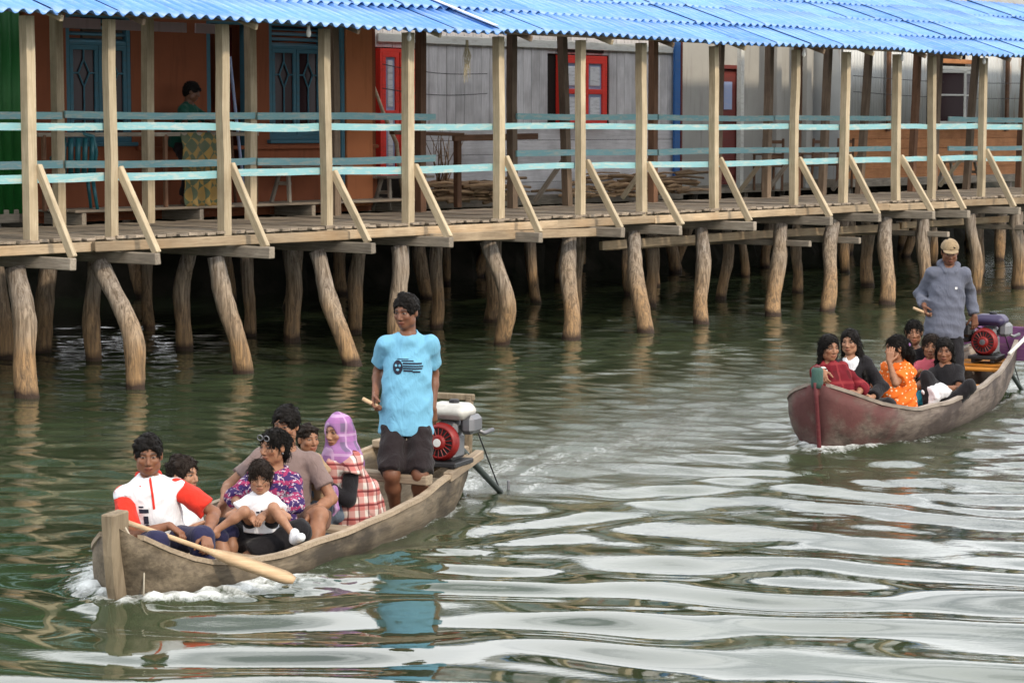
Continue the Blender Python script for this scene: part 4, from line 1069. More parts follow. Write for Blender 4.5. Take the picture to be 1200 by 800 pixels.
        return link(name, np_mesh(name, V, Q, SKIN, c), root)
    # ---- clothes and hair
    def cloth(s, root, name, F, mat, h=.011, fold=.006, seed=1, planes=None, fs=1.0):
        V, Q = F.mesh(h, fold, seed, planes, fs); return link(name, np_mesh(name, V, Q, mat), root)
    def shirt(s, root, mat, sleeve=.6, hem=-.06, e=.010, loose=.016, neck=.060, name='shirt', fold=.0045, seed=1, vneck=0.0, belly=1.0, flare=.012, h=.010):
        S = s.S; F = Field(); s.torso(F, e, .045, belly)
        F.el(s.pel + s.u * .16 * s.tl, np.array([(.150 if s.fem else .166) * s.g + e + loose, .120 * s.g + e + loose, .22]) * S, [s.w, s.f, s.u], .04)
        if not s.fem: F.el(s.pel + s.u * .48 * s.tl, np.array([.156 * s.g + e + loose * .8, .114 * s.g + e + loose * .6, .22]) * S, [s.w, s.f, s.u], .04)
        F.el(s.pel + s.u * hem * S, np.array([.168 * s.g + e + loose, .126 * s.g + e + loose, .30]) * S, [s.wh, s.fh, s.u], .04)
        s.arms(F, e + .004, sleeve, k=.03, flare=flare)
        F.rc(s.nb + s.f * .012 * S, s.H_(0, 0, -.02), neck * S, neck * S * 1.1, .012, 's')
        if vneck: F.rc(s.nb + s.f * .04 * S, s.nb + s.f * .16 * S - s.u * vneck * S, .05 * S, .018 * S, .006, 's')
        pl = [(s.pel + s.u * hem * S, -s.u)] if hem is not None else None
        return s.cloth(root, name, F, mat, h, fold, seed, pl)
    def pants(s, root, mat, upto=1.9, e=.014, flare=.02, name='trousers', fold=.005, seed=3, k=.03, h=.012):
        F = Field(); S = s.S
        F.el(s.pel + s.u * .03 * S, np.array([.150 * s.g + min(e, .012), .110 * s.g + min(e, .012), .125]) * S, [s.wh, s.fh, (0, 0, 1)], .03)
        s.legs(F, e, upto, k, flare); return s.cloth(root, name, F, mat, h, fold, seed)
    def hair(s, root, mat, style='short', long_to=None, e=.016, fringe=0.0, h=.0065, vol=0.0):
        e = e * .72; F = Field(); k = s.hk; ax = [s.hx, s.hf, s.hu]; P = s.H_
        F.el(P(0, -.014, .036), np.array([.077 + e * .75, .094 + e, .084 + e * (1.1 + vol)]) * k, ax, .01)
        if style == 'short':
            F.el(P(0, -.06, -.015), np.array([.066, .055, .06]) * k, ax, .02)
        else:
            F.el(P(0, -.058, -.02), np.array([.070, .055, .085]) * k, ax, .03)
        if style == 'long':
            for d in (1, -1): F.rc(P(.060 * d, .0, .06), P(.074 * d, -.012, -.03), .020 * k, .018 * k, .015 * k); F.rc(P(.074 * d, -.012, -.03), P(.070 * d, -.02, -.12), .018 * k, .020 * k, .015 * k)
        if fringe: F.el(P(0, .062, .045), np.array([.066, .034, .042 + fringe]) * k, ax, .012)
        F.el(P(0, .108, -.036 - fringe * 1.6), np.array([.068 if style == 'short' else .060, .076, .108]) * k, ax, .010, 's')
        if style == 'short':
            for d in (1, -1): F.el(P(.085 * d, .015, -.055), np.array([.03, .05, .055]) * k, ax, .01, 's')
        rr_ = np.random.RandomState(int(abs(s.hc[0]) * 1e4) % 997)
        if style == 'short':
            for _ in range(12):
                th_, ph_ = rr_.uniform(0, 6.28), rr_.uniform(.15, 1.45); q_ = P((.077 + e * .7) * math.sin(ph_) * math.cos(th_), -.014 + (.094 + e * .9) * math.sin(ph_) * math.sin(th_), .036 + (.084 + e) * math.cos(ph_))
                F.el(q_, np.array([.018, .022, .013]) * k * rr_.uniform(.7, 1.3), ax, .012 * k)
        if style == 'bun': F.el(P(0, -.115, .03), np.array([.045, .04, .045]) * k, ax, .015)
        if long_to:
            for pth in long_to:
                for (a, b, r1, r2) in pth: F.rc(a, b, r1, r2, .03)
        V, Q = F.mesh(h, .0032, 5, None, 4.2)
        # loose strands lying over the hair mass, following its fall
        r = np.random.RandomState(int(abs(s.hc[2]) * 1e5) % 9973); fn = np.cross(V[Q[:, 2]] - V[Q[:, 0]], V[Q[:, 3]] - V[Q[:, 1]])
        vn = np.zeros_like(V); np.add.at(vn, Q.ravel(), np.repeat(fn, 4, 0)); vn /= np.linalg.norm(vn, axis=1)[:, None] + 1e-9
        n_ = 520 if style == 'short' else 700; pick = r.randint(0, len(V), n_); ln_ = (.022 if style == 'short' else .060) * k
        p0 = V[pick]; nn = vn[pick]; fall = -s.hu[None] * .8 + r.normal(0, .45, (n_, 3)); loc = (p0 - s.hc) @ s.hf
        fall = fall + s.hf[None] * (loc > .02 * k)[:, None] * .5
        t = fall - nn * (fall * nn).sum(1)[:, None]; t /= np.linalg.norm(t, axis=1)[:, None] + 1e-9; L1 = ln_ * r.uniform(.6, 1.3, (n_, 1)); lift = r.uniform(.0005, .004, (n_, 1)) * k
        sd = np.cross(nn, t); P3 = [p0, p0 + t * L1 * .5 + nn * lift, p0 + t * L1 + nn * lift * .6]; wd_ = [.0026 * k, .0022 * k, .0006 * k]; SV = []
        for pp, ww in zip(P3, wd_): SV += [pp - sd * ww, pp + nn * ww * 1.2, pp + sd * ww]
        SV = np.stack(SV, 1).reshape(-1, 3); o = len(V) + np.arange(n_)[:, None] * 9; SQ = []
        for a in (0, 3):
            for b_, c_ in ((0, 1), (1, 2), (2, 0)): SQ.append(np.concatenate([o + a + b_, o + a + c_, o + a + 3 + c_, o + a + 3 + b_], 1))
        return link('hair', np_mesh('hair', np.concatenate([V, SV]), np.concatenate([Q] + SQ), mat), root)

# ---- cloth materials
def fabric(name, c, var=.25, rough=.85, sc=14):
    m = M(name, rough, .15); n = m.noise(m.tc('Object'), sc, 4)
    m.col(m.mix(m.ramp(n, [(.35, 0), (.75, var)]), c, tuple(x * .55 for x in c))); m.b.inputs['Sheen Weight'].default_value = .1
    w = m.noise(m.tc('Object'), 300, 2); fo = m.noise(m.map(m.tc('Object'), (1, 1, .55), (.3, .5, .2)), 13, 3, .5, 1.6)
    m.bump(m.math('ADD', m.math('MULTIPLY', w, .06), fo), .55, .022); return m.m
def plaid(name, a, b, c, sc=26.0):
    m = M(name, .85, .1); x, y, z = m.sep(m.tc('Object'))
    def band(q, f, th, ph=0): return m.math('GREATER_THAN', m.math('SINE', m.math('MULTIPLY_ADD', q, f, ph)), th)
    d = m.math('ADD', x, m.math('MULTIPLY', y, .8)); col = m.mix(m.math('MULTIPLY', band(d, sc * 3.2, -.1), .55), b, a); col = m.mix(m.math('MULTIPLY', band(z, sc * 3.2, -.1, 1), .55), col, a)
    col = m.mix(m.math('MULTIPLY', band(d, sc * 3.2, .90, 2.2), .8), col, c); col = m.mix(m.math('MULTIPLY', band(z, sc * 3.2, .90, .4), .8), col, c); m.col(col); return m.m
def batik(name):
    m = M(name, .85, .1); o = m.tc('Object'); v = m.n('ShaderNodeTexVoronoi'); v.inputs['Scale'].default_value = 34; m.l(o, v.inputs[0])
    z = m.sep(o)[2]; wv = m.math('SINE', m.math('ADD', m.math('MULTIPLY', z, 95.0), m.math('MULTIPLY', m.noise(o, 16, 3), 9.0)))
    col = m.mix(m.math('GREATER_THAN', wv, .05), (.045, .025, .10), (.27, .035, .10)); col = m.mix(m.math('GREATER_THAN', m.noise(o, 38, 2), .58), col, (.42, .34, .40))
    col = m.mix(m.math('LESS_THAN', v.outputs['Distance'], .22), col, (.03, .015, .07)); m.col(col); return m.m
def dots(name, base, dot, sc=20, r=.23):
    m = M(name, .8, .15); v = m.n('ShaderNodeTexVoronoi'); v.inputs['Scale'].default_value = sc; v.inputs['Randomness'].default_value = .55; m.l(m.tc('Object'), v.inputs[0])
    m.col(m.mix(m.math('LESS_THAN', v.outputs['Distance'], r), base, dot)); return m.m
def decal(name, polys, target, root, origin, ux, uz, fwd, mat, sub=.012, lift=.004):
    """Print on a garment: flat polygons (in ux/uz metres) laid onto the cloth surface."""
    me = target.data; bv = BVHTree.FromPolygons([v.co[:] for v in me.vertices], [p.vertices[:] for p in me.polygons])
    bm = bmesh.new()
    for poly in polys:
        vs = [bm.verts.new((p[0], p[1], 0)) for p in poly]; bm.faces.new(vs)
    bmesh.ops.triangulate(bm, faces=bm.faces[:])
    for _ in range(6):
        ed = [e for e in bm.edges if e.calc_length() > sub]
        if not ed: break
        bmesh.ops.subdivide_edges(bm, edges=ed, cuts=1); bmesh.ops.triangulate(bm, faces=bm.faces[:])
    origin, ux, uz, fwd = Vector(origin), Vector(ux), Vector(uz), Vector(fwd)
    for v in bm.verts:
        p = origin + ux * v.co.x + uz * v.co.y; hit = bv.ray_cast(p + fwd * .5, -fwd)
        v.co = (hit[0] + fwd * lift) if hit[0] else p
    bmesh.ops.recalc_face_normals(bm, faces=bm.faces[:])
    m2 = bpy.data.meshes.new(name); bm.to_mesh(m2); bm.free(); m2.materials.append(mat); return link(name, m2, root)
def rect(x0, x1, z0, z1): return [(x0, z0), (x1, z0), (x1, z1), (x0, z1)]
def ellip(cx, cz, rx, rz_, n=14): return [(cx + rx * math.cos(6.2832 * i / n), cz + rz_ * math.sin(6.2832 * i / n)) for i in range(n)]
def person_root(b, x, y, yaw, label):
    p = b['o'] + Matrix.Rotation(b['a'], 3, 'Z') @ Vector((x, y, 0))
    r = empty('person', p, b['a'] + yaw, label, 'person'); return r
# ------------------------------------------------------------------ boats
def lerp_tab(tab, y):
    return float(np.interp(y, [a for a, _ in tab], [b for _, b in tab]))
def smooth_tab(tab, ys):
    v = np.interp(ys, [a for a, _ in tab], [b for _, b in tab])
    for _ in range(3): v[1:-1] = .25 * v[:-2] + .5 * v[1:-1] + .25 * v[2:]
    return v
def hull_mesh(L, half, sheer, keel, th, p, q, rake, mo, mi, N=64, K=12):
    ys = np.linspace(0, L, N); g = smooth_tab(half, ys); sh = smooth_tab(sheer, ys); kl = smooth_tab(keel, ys)
    V = []; Fq = []; mi_ = []
    ths = np.linspace(-math.pi / 2, math.pi / 2, 2 * K + 1)
    for lay in (0, 1):
        for i in range(N):
            gg = max(g[i] - lay * th, .006); kk = kl[i] + lay * th; top = sh[i]
            for t in ths:
                pp = p(ys[i]) if callable(p) else p; sx = math.copysign(abs(math.sin(t)) ** pp, t); cz = abs(math.cos(t)) ** q
                z = top - (top - kk) * cz
                wob = .004 * math.sin(i * 1.7 + t * 5) + .003 * math.sin(i * .6 + t * 2)
                V.append((gg * sx + wob * (1 if sx > 0 else -1), ys[i] + rake(ys[i]) * (top - z) + lay * (th if i == 0 else -th if i == N - 1 else 0), z))
    W = 2 * K + 1; M_ = N * W
    for i in range(N - 1):
        for k in range(W - 1):
            a = i * W + k; Fq.append((a, a + 1, a + W + 1, a + W)); mi_.append(0)
            b = a + M_; Fq.append((b, b + W, b + W + 1, b + 1)); mi_.append(1)
    for i in range(N - 1):
        for k in (0, W - 1):
            a = i * W + k; Fq.append((a, a + W, a + W + M_, a + M_) if k == 0 else (a + M_, a + W + M_, a + W, a)); mi_.append(1)
    for i in (0, N - 1):
        for k in range(W - 1):
            a = i * W + k; Fq.append((a, a + M_, a + M_ + 1, a + 1) if i == 0 else (a + 1, a + M_ + 1, a + M_, a)); mi_.append(1)
    for i in (0, N - 1): Fq.append(tuple(i * W + k for k in (range(W) if i else reversed(range(W))))); mi_.append(0)
    me = mesh('hull', V, Fq, mo, True); me.materials.append(mi); me.polygons.foreach_set('material_index', mi_)
    return me, (lambda y: lerp_tab(list(zip(ys, g)), y)), (lambda y: lerp_tab(list(zip(ys, sh)), y)), (lambda y: lerp_tab(list(zip(ys, kl)), y))
def hull_mat(name, base, pale, dark, paint=None):
    m = M(name, .72, .25); o = m.tc('Object'); x, y, z = m.sep(o)
    g = m.noise(m.map(o, (14, 1.0, 14)), 2.4, 6, .65, .4); b = m.ramp(g, [(.3, base), (.7, pale)])
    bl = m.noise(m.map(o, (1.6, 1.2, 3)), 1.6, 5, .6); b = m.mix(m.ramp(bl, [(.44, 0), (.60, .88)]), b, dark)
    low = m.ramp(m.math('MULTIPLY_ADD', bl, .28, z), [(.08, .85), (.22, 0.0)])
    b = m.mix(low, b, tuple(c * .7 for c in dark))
    if paint:
        pm = m.ramp(m.math('MULTIPLY_ADD', m.noise(o, 3.2, 5), 1.4, m.math('MULTIPLY', y, .42)), [(.72, .95), (1.0, 0.0)])
        pc = m.mix(m.ramp(m.noise(o, 5, 5), [(.4, 0), (.7, .6)]), paint, tuple(c * .55 for c in paint)); b = m.mix(pm, b, pc)
    m.col(b).bump(g, .4, .01); return m.m
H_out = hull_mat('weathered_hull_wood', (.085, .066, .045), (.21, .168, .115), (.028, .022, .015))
H_in = wood('pale_hull_inside', (.20, .155, .105), (.42, .345, .25), var=.1, grain=(8, 1.0, 8))
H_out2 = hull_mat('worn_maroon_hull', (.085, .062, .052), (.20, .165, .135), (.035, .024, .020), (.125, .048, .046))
H_in2 = wood('grey_hull_inside', (.22, .18, .15), (.42, .36, .30), var=.1, grain=(8, 1.0, 8))
P_maroon = paint_mat('maroon_paint', (.10, .018, .022), (.16, .06, .05), .4)
P_purple = paint_mat('faded_purple_paint', (.13, .045, .13), (.2, .13, .15), .5)
P_orange = paint_mat('worn_orange_board_paint', (.50, .20, .03), (.35, .18, .06), .5)
W_stem = wood('pale_stem_timber', (.14, .105, .068), (.33, .265, .18), var=.05, grain=(8, 8, 1))
W_thw = wood('thwart_timber', (.22, .165, .115), (.44, .355, .255), var=.2)
METAL = plain('grey_engine_metal', (.20, .20, .21), .45, .5, .7); BLACK = plain('black_engine_plastic', (.018, .018, .02), .5, .4)
RED = plain('red_engine_enamel', (.22, .009, .008), .45, .4, dirt=.8, scale=16); TANKW = plain('dirty_white_tank', (.55, .54, .50), .4, .5, dirt=.5, scale=14)
SHAFT = plain('dark_shaft_pipe', (.06, .075, .07), .45, .5, .4)
WHITE = plain('white_print', (.75, .75, .75), .5)

def rounded_box(c, l, b): return box_data(l, b, 0, c)
def long_tail_engine(b, x, y, z, label, tankmat, grip_side=-1, shaft_end=(0, 1.35, -.55)):
    p = b['o'] + Matrix.Rotation(b['a'], 3, 'Z') @ Vector((x, y, z))
    e = empty('boat_engine', p, b['a'], label, 'engine')
    V, Fq = merge(rounded_box((0, .02, .02), (.30, .34, .035), .006), rounded_box((-.10, .02, -.01), (.04, .30, .05), .006), rounded_box((.10, .02, -.01), (.04, .30, .05), .006)); mesh_obj('base_plate', V, Fq, BLACK, e)
    V, Fq = merge(rounded_box((0, .04, .14), (.21, .22, .20), .03), rounded_box((.02, .06, .27), (.17, .18, .11), .03)); mesh_obj('crankcase', V, Fq, METAL, e)
    fins = [rounded_box((-.13, .05, .13 + .022 * i), (.09, .16, .009), .003) for i in range(7)]; V, Fq = merge(*fins, rounded_box((-.125, .05, .20), (.06, .12, .16), .01)); mesh_obj('cylinder_fins', V, Fq, METAL, e)
    V, Fq = lathe_data([(.135, -.03), (.142, -.06), (.136, -.085), (.120, -.110), (.110, -.116), (.104, -.106), (.056, -.106), (.054, -.130), (.046, -.138), (.01, -.138)], 28, 'Y', (0, 0, .18))
    fan = mesh_obj('fan_cover', V, Fq, RED, e, True); fan.data.polygons.foreach_set('use_smooth', [len(q.vertices) == 4 for q in fan.data.polygons])
    sp = []
    for i in range(18):
        a = i * math.tau / 18; sp.append(tube_data([(.054 * math.sin(a), -.114, .18 + .054 * math.cos(a)), (.106 * math.sin(a), -.114, .18 + .106 * math.cos(a))], [.0045] * 2, 5))
    V, Fq = merge(*sp); mesh_obj('grille', V, Fq, RED, fan)
    V, Fq = lathe_data([(.106, -.096), (.106, -.1075), (.05, -.1075), (.05, -.096)], 24, 'Y', (0, 0, .18)); mesh_obj('grille_back', V, Fq, BLACK, fan)
    V, Fq = lathe_data([(.030, -.139), (.030, -.143), (.004, -.145)], 16, 'Y', (0, 0, .18)); mesh_obj('badge', V, Fq, WHITE if tankmat is TANKW else METAL, fan)
    V, Fq = rounded_box((.03, .06, .395), (.33, .25, .12), .045); tk = mesh_obj('fuel_tank', V, Fq, tankmat, e, True); tk.data.polygons.foreach_set('use_smooth', [False] * len(tk.data.polygons))
    bv = tk.modifiers.new('round', 'BEVEL'); bv.width = .02; bv.segments = 3; bv.limit_method = 'NONE'
    V, Fq = lathe_data([(.034, .45), (.038, .455), (.038, .475), (.030, .482), (.004, .483)], 16, 'Z', (.05, .06, 0)); mesh_obj('tank_cap', V, Fq, BLACK, tk)
    V, Fq = merge(rounded_box((-.20, -.02, .30), (.13, .17, .16), .03), rounded_box((-.20, -.02, .20), (.08, .09, .07), .015)); mesh_obj('air_filter', V, Fq, BLACK, e)
    V, Fq = merge(rounded_box((.17, .10, .30), (.11, .20, .14), .03)); mesh_obj('muffler', V, Fq, METAL, e)
    tube('exhaust_pipe', [(.17, .16, .26), (.22, .22, .22), (.26, .30, .24)], .016, METAL, e, 8)
    tube('throttle_lever', [(-.05, -.05, .31), (-.16, -.10, .36), (-.24, -.12, .36)], .009, BLACK, e, 6)
    se = Vector(shaft_end); st = Vector((.0, .15, .16)); d = (se - st)
    tube('drive_shaft', [st, st + d * .45, se], [.03, .026, .022], SHAFT, e, 10)
    tube('clamp', [st + d * .12 - Vector((0, 0, .06)), st + d * .12 + Vector((0, 0, .06))], .03, METAL, e, 8)
    pr = []
    for k in range(3):
        a = k * math.tau / 3; pr.append(box_data((.02, .05, .16), .004, 0, (0, 0, .08)))
        v, f_ = pr[-1]; mt = np.array(Matrix.Rotation(a, 3, 'Y') @ Matrix.Rotation(.5, 3, 'Z')); pr[-1] = ((np.asarray(v) @ mt.T) + np.array(se + d.normalized() * .03), f_)
    V, Fq = merge(*pr); mesh_obj('propeller', V, Fq, METAL, e)
    tube('stay_rod', [se - d * .12, Vector((.06, .45, .22)), Vector((.02, .1, .42))], .006, BLACK, e, 5)
    return e

def boat_root(b, label, roll):
    r = empty('boat', b['o'], b['a'], label, 'boat'); r.rotation_euler = (0, roll, b['a']); return r
# --- first boat: bare weathered wood
b1 = boat_root(LB, 'bare weathered wooden boat with an upright stem and white tanked engine', R(1.5))
half = [(0, .03), (.12, .17), (.3, .34), (.6, .49), (1, .575), (2, .625), (3, .60), (4, .48), (4.5, .34), (4.75, .24)]
sheer = [(0, .46), (.10, .38), (.25, .27), (.45, .205), (.7, .175), (1, .17), (2, .19), (3, .225), (4, .31), (4.75, .42)]
keel = [(0, .02), (.15, -.09), (.5, -.20), (1, -.24), (3.5, -.22), (4.3, -.12), (4.75, .08)]
me, hb, hs_, hk_ = hull_mesh(4.75, half, sheer, keel, .032, .62, .62, lambda y: .22 * max(0, 1 - y / .5) - .12 * max(0, (y - 4.2) / .55), H_out, H_in)
link('hull', me, b1)
V = []; Fq = []
prof = [(-.070, .545), (.115, .55), (.125, .35), (.16, .15), (.28, -.05), (.18, -.17), (.05, -.12), (-.02, .1), (-.055, .3)]
for sx in (-.036, .036):
    for (yy, zz) in prof: V.append((sx * (1 if zz < .5 else 1.15), yy, zz))
n = len(prof); Fq = [tuple(reversed(range(n))), tuple(range(n, 2 * n))] + [(i, (i + 1) % n, n + (i + 1) % n, n + i) for i in range(n)]
sm = mesh_obj('stem', V, Fq, W_stem, b1); sm.modifiers.new('b', 'BEVEL').width = .008
tube('mooring_line', [(.06, .04, .46), (.10, .10, .34), (.13, .14, .2), (.14, .12, .05)], .006, plain('pale_rope', (.5, .45, .36), .9), b1, 6)
def gunwale(b, hb, hs_, y0, y1, mat, wd=.045, ht=.03, off=-.010):
    for sx in (1, -1):
        N = 40; V = []; Fq = []
        for i in range(N + 1):
            y = y0 + (y1 - y0) * i / N; x = hb(y) + off; z = hs_(y) + .004
            for a, c in ((-1, -1), (1, -1), (1, 1), (-1, 1)): V.append((sx * (x + a * wd / 2), y, z + c * ht / 2 + .006 + .004 * math.sin(y * 9 + sx)))
        for i in range(N):
            for k in range(4):
                a = 4 * i + k; c = 4 * i + (k + 1) % 4; Fq.append((a, c, c + 4, a + 4) if sx < 0 else (a + 4, c + 4, c, a))
        Fq.append((0, 1, 2, 3)); Fq.append((4 * N + 3, 4 * N + 2, 4 * N + 1, 4 * N)); mesh_obj('gunwale', V, Fq, mat, b)
gunwale(b1, hb, hs_, .1, 4.74, W_thw)
def thwart(b, hb, y, z, wd, mat, k=.97, th=.035): w_ = hb(y) * k; beam('thwart', (-w_, y, z), (w_, y + U(-.02, .02), z), wd, th, mat, b, jit=.004)
thwart(b1, hb, .72, .12, .20, W_thw, .86); thwart(b1, hb, 1.18, .10, .16, W_thw, .9); thwart(b1, hb, 2.42, .09, .16, W_thw, .9); thwart(b1, hb, 2.98, .12, .14, W_thw, .92)
thwart(b1, hb, 3.28, .335, .10, W_thw, .99, .07); thwart(b1, hb, 4.35, .40, .16, W_thw, .98, .06)
for i, y in enumerate((1.5, 2.1, 2.7, 3.3)):
    for sx in (-1, 1): tube('rib', [(sx * (hb(y) - .045), y, hs_(y) - .02), (sx * (hb(y) - .075), y, .05), (sx * .22, y, -.15)], .02, W_thw, b1, 6)
for k in range(5): beam('floor_board', (-.30 + .15 * k, .9, -.135), (-.30 + .15 * k, 4.0, -.135), .14, .025, W_thw, b1, jit=.003)
rk = empty('engine_rack', parent=b1)
for x in (.02, .36): beam('upright', (x, 4.42, .30), (x, 4.42, .80), .05, .05, W_stem, rk, zhint=(0, 1, 0))
beam('crossbar', (-.22, 4.42, .775), (.40, 4.42, .79), .04, .05, W_stem, rk)
beam('engine_bed', (.26, 3.72, .29), (.24, 4.45, .36), .07, .07, W_thw, rk); beam('engine_bed', (.50, 3.72, .29), (.44, 4.45, .36), .07, .07, W_thw, rk)
long_tail_engine(LB, .385, 3.95, .33, 'red fan engine with dirty white fuel tank on the bare wooden boat', TANKW, shaft_end=(.02, 1.15, -.42))
# --- second boat: maroon bow
b2 = boat_root(RB, 'worn boat with a maroon rounded bow and purple stern boards', R(.5))
half2 = [(0, .04), (.1, .18), (.28, .36), (.6, .49), (1.1, .565), (2, .59), (3, .55), (4, .45), (5, .27), (5.5, .17)]
sheer2 = [(0, .60), (.2, .50), (.5, .39), (1, .305), (2, .28), (3, .31), (4, .37), (5, .46), (5.5, .55)]
keel2 = [(0, .05), (.1, -.08), (.35, -.2), (1, -.25), (4, -.20), (5, -.08), (5.5, .12)]
me, hb2, hs2, hk2 = hull_mesh(5.5, half2, sheer2, keel2, .03, lambda y: .86 + 1.7 * max(0, 1 - y / 1.6), .74, lambda y: .25 * max(0, 1 - y / .5), H_out2, H_in2)
link('hull', me, b2)
tube('keel_strip', [(0, -.02, .62), (0, .02, .45), (0, .07, .22), (0, .11, .02), (0, .18, -.15)], [.020, .019, .019, .019, .018], P_maroon, b2, 8)
beam('stem_post', (0, .03, .50), (0, .02, .76), .05, .05, P_maroon, b2, zhint=(0, 1, 0))
V, Fq = tube_data([(0, .02, .57), (0, .02, .62), (0, .02, .67), (0, .02, .72), (0, .02, .745)], [.046, .056, .050, .054, .040], 12, True, .08); mesh_obj('cloth_wrap', V, Fq, fabric('dull_green_cloth', (.05, .10, .085)), b2, True)
gunwale(b2, hb2, hs2, .05, 5.49, H_in2)
for y, z in ((.95, .17), (1.5, .14), (2.2, .12), (2.9, .14), (3.7, .24), (4.5, .33)): thwart(b2, hb2, y, z, .15, H_in2 if y < 3.5 else P_orange, .92)
for k in range(5): beam('floor_board', (-.30 + .15 * k, .9, -.14), (-.30 + .15 * k, 4.7, -.14), .14, .025, H_in2, b2, jit=.003)
for sx in (-1,): beam('wash_board', (sx * (hb2(3.6) + .005), 3.6, hs2(3.6) + .075), (sx * (hb2(5.4) + .005), 5.4, hs2(5.4) + .10), .025, .13, P_purple if sx < 0 else P_white, b2)
box('transom', (0, 5.47, .52), (.62, .04, .36), P_purple, b2); 
for y in (4.7, 4.95, 5.2): beam('stern_board', (-hb2(y) + .03, y, .36), (hb2(y) - .03, y, .36), .2, .03, P_orange, b2)
tube('stern_rail', [(.36, 4.55, .50), (.385, 5.0, .62), (.37, 5.5, .80)], .02, P_white, b2, 8)
long_tail_engine(RB, .07, 4.72, .42, 'red fan engine with purple black tank on the maroon bowed boat', plain('purple_black_tank', (.045, .035, .085), .45, .4), shaft_end=(.10, 1.15, -.50))
# ------------------------------------------------------------------ people
def at(px, py, Y):
    u = (px - 600) / 2800; v = (400 - py) / 2800; c, s = math.cos(PITCH), math.sin(PITCH)
    t = Y / (c + v * s); return Vector((u * t, Y, 2.8 + (-s + v * c) * t))
class Who:
    """A person standing or sitting at a spot of the place; q() gives points in the person's own frame."""
    def __init__(s, px, Y, label, base=0.0):
        p = at(px, 600, Y); s.o = Vector((p.x, Y, base)); s.Y = Y
        s.root = empty('person', s.o, 0, label, 'person')
    def q(s, px, py, dy=0.0): return np.array(at(px, py, s.Y + dy) - s.o)
F_white = fabric('white_cotton', (.72, .73, .76), .15); F_red = fabric('bright_red_cotton', (.62, .035, .02), .2); F_navy = fabric('navy_cotton', (.022, .022, .06))
F_black = fabric('black_cotton', (.012, .011, .013)); F_blue = fabric('sky_blue_cotton', (.16, .40, .57), .12); F_dark = fabric('dark_brown_black_cotton', (.018, .013, .014))
F_taupe = fabric('taupe_cotton', (.20, .145, .135)); F_jean = fabric('grey_blue_denim', (.14, .18, .24)); F_hood = fabric('slate_grey_fleece', (.115, .125, .165), .2)
F_pink = fabric('pink_cotton', (.50, .10, .13)); F_tan = fabric('tan_cotton', (.33, .23, .14)); F_shawl = plaid('dark_red_shawl', (.15, .012, .02), (.09, .012, .016), (.22, .03, .035), 12)
F_plaid = plaid('red_white_plaid', (.36, .03, .025), (.60, .55, .50), (.10, .01, .015), 21); F_hij = plaid('violet_checked_headscarf', (.36, .15, .37), (.17, .12, .21), (.46, .30, .47), 15)
F_batik = batik('purple_patterned_cotton'); F_dot = dots('orange_dotted_cotton', (.70, .14, .02), (.75, .55, .35), 26, .26); F_cyan = fabric('cyan_cloth', (.03, .30, .42)); F_green = fabric('dark_green_cotton', (.01, .075, .05))
F_purp = fabric('dark_purple_plastic', (.10, .04, .12)); PRINT = fabric('dark_print_ink', (.02, .022, .04)); F_camo = fabric('khaki_cap_cloth', (.30, .22, .13), .6, .85, 30)
W_pad = wood('pale_paddle_wood', (.45, .30, .17), (.66, .48, .30), var=.02)
S1 = (.215, .095, .050); S2 = (.30, .145, .080); S3 = (.36, .19, .115); S4 = (.17, .075, .042)

# 1 the man at the bow with the paddle
w = Who(190, 14.6, 'man with a paddle in a white polo with red sleeves at the bow')
rh = w.q(212, 626, -.36); lh = w.q(243, 640, -.42)
b = Body(1.66, w.q(182, 634), w.q(174, 534, -.14), sh_yaw=R(16), hip_yaw=R(25), hy=R(8), hp=R(6), girth=.96, skin=S1, wide=1.04,
         armR=dict(to=rh + np.array([-.075, .05, .045]), pole=(-.7, -.1, -.5), dir=(.75, -.35, -.35), palm=(.2, -.3, -.9), curl=.85),
         armL=dict(to=lh + np.array([-.02, .10, .05]), pole=(.8, .1, -.4), dir=(.2, -.75, -.45), palm=(-.2, -.3, -.9), curl=.85),
         legL=dict(to=(.30, -.34, -.08), pole=(.35, -.4, 1)), legR=dict(to=(.08, -.40, -.08), pole=(0, -.4, 1)))
b.skin_mesh(w.root); sh = b.shirt(w.root, F_white, .12, -.08, belly=1.1, neck=.050, seed=2)
F = Field(); b.arms(F, .016, .80, k=.02, flare=.012); b.cloth(w.root, 'sleeve', F, F_red, .010, .005, 4)
F = Field()
for d in (1, -1): F.rc(b.nb + b.w * .066 * d - b.f * .02 + b.u * .03, b.nb + b.w * .06 * d + b.f * .06 - b.u * .005, .016, .018, .01)
F.rc(b.nb + b.w * .06 - b.f * .045 + b.u * .035, b.nb - b.w * .06 - b.f * .045 + b.u * .035, .016, .016, .02)
b.cloth(w.root, 'collar', F, F_red, .007, .002, 4)
decal('red_placket', [rect(-.007, .007, -.13, .05)], sh, w.root, b.nb, b.w, b.u, b.f, F_red)
b.pants(w.root, F_navy, 1.95); b.hair(w.root, HAIR, 'short', e=.017, vol=.3)
o0 = b.nb - b.u * .17 + b.w * -.062
decal('shirt_print', [rect(-.028, .028, .02, .045), rect(-.006, .022, -.05, .0), rect(-.028, .0, .052, .062)] + [ellip(.012, -.075, .02, .022)], sh, w.root, o0, b.w, b.u, b.f, PRINT)
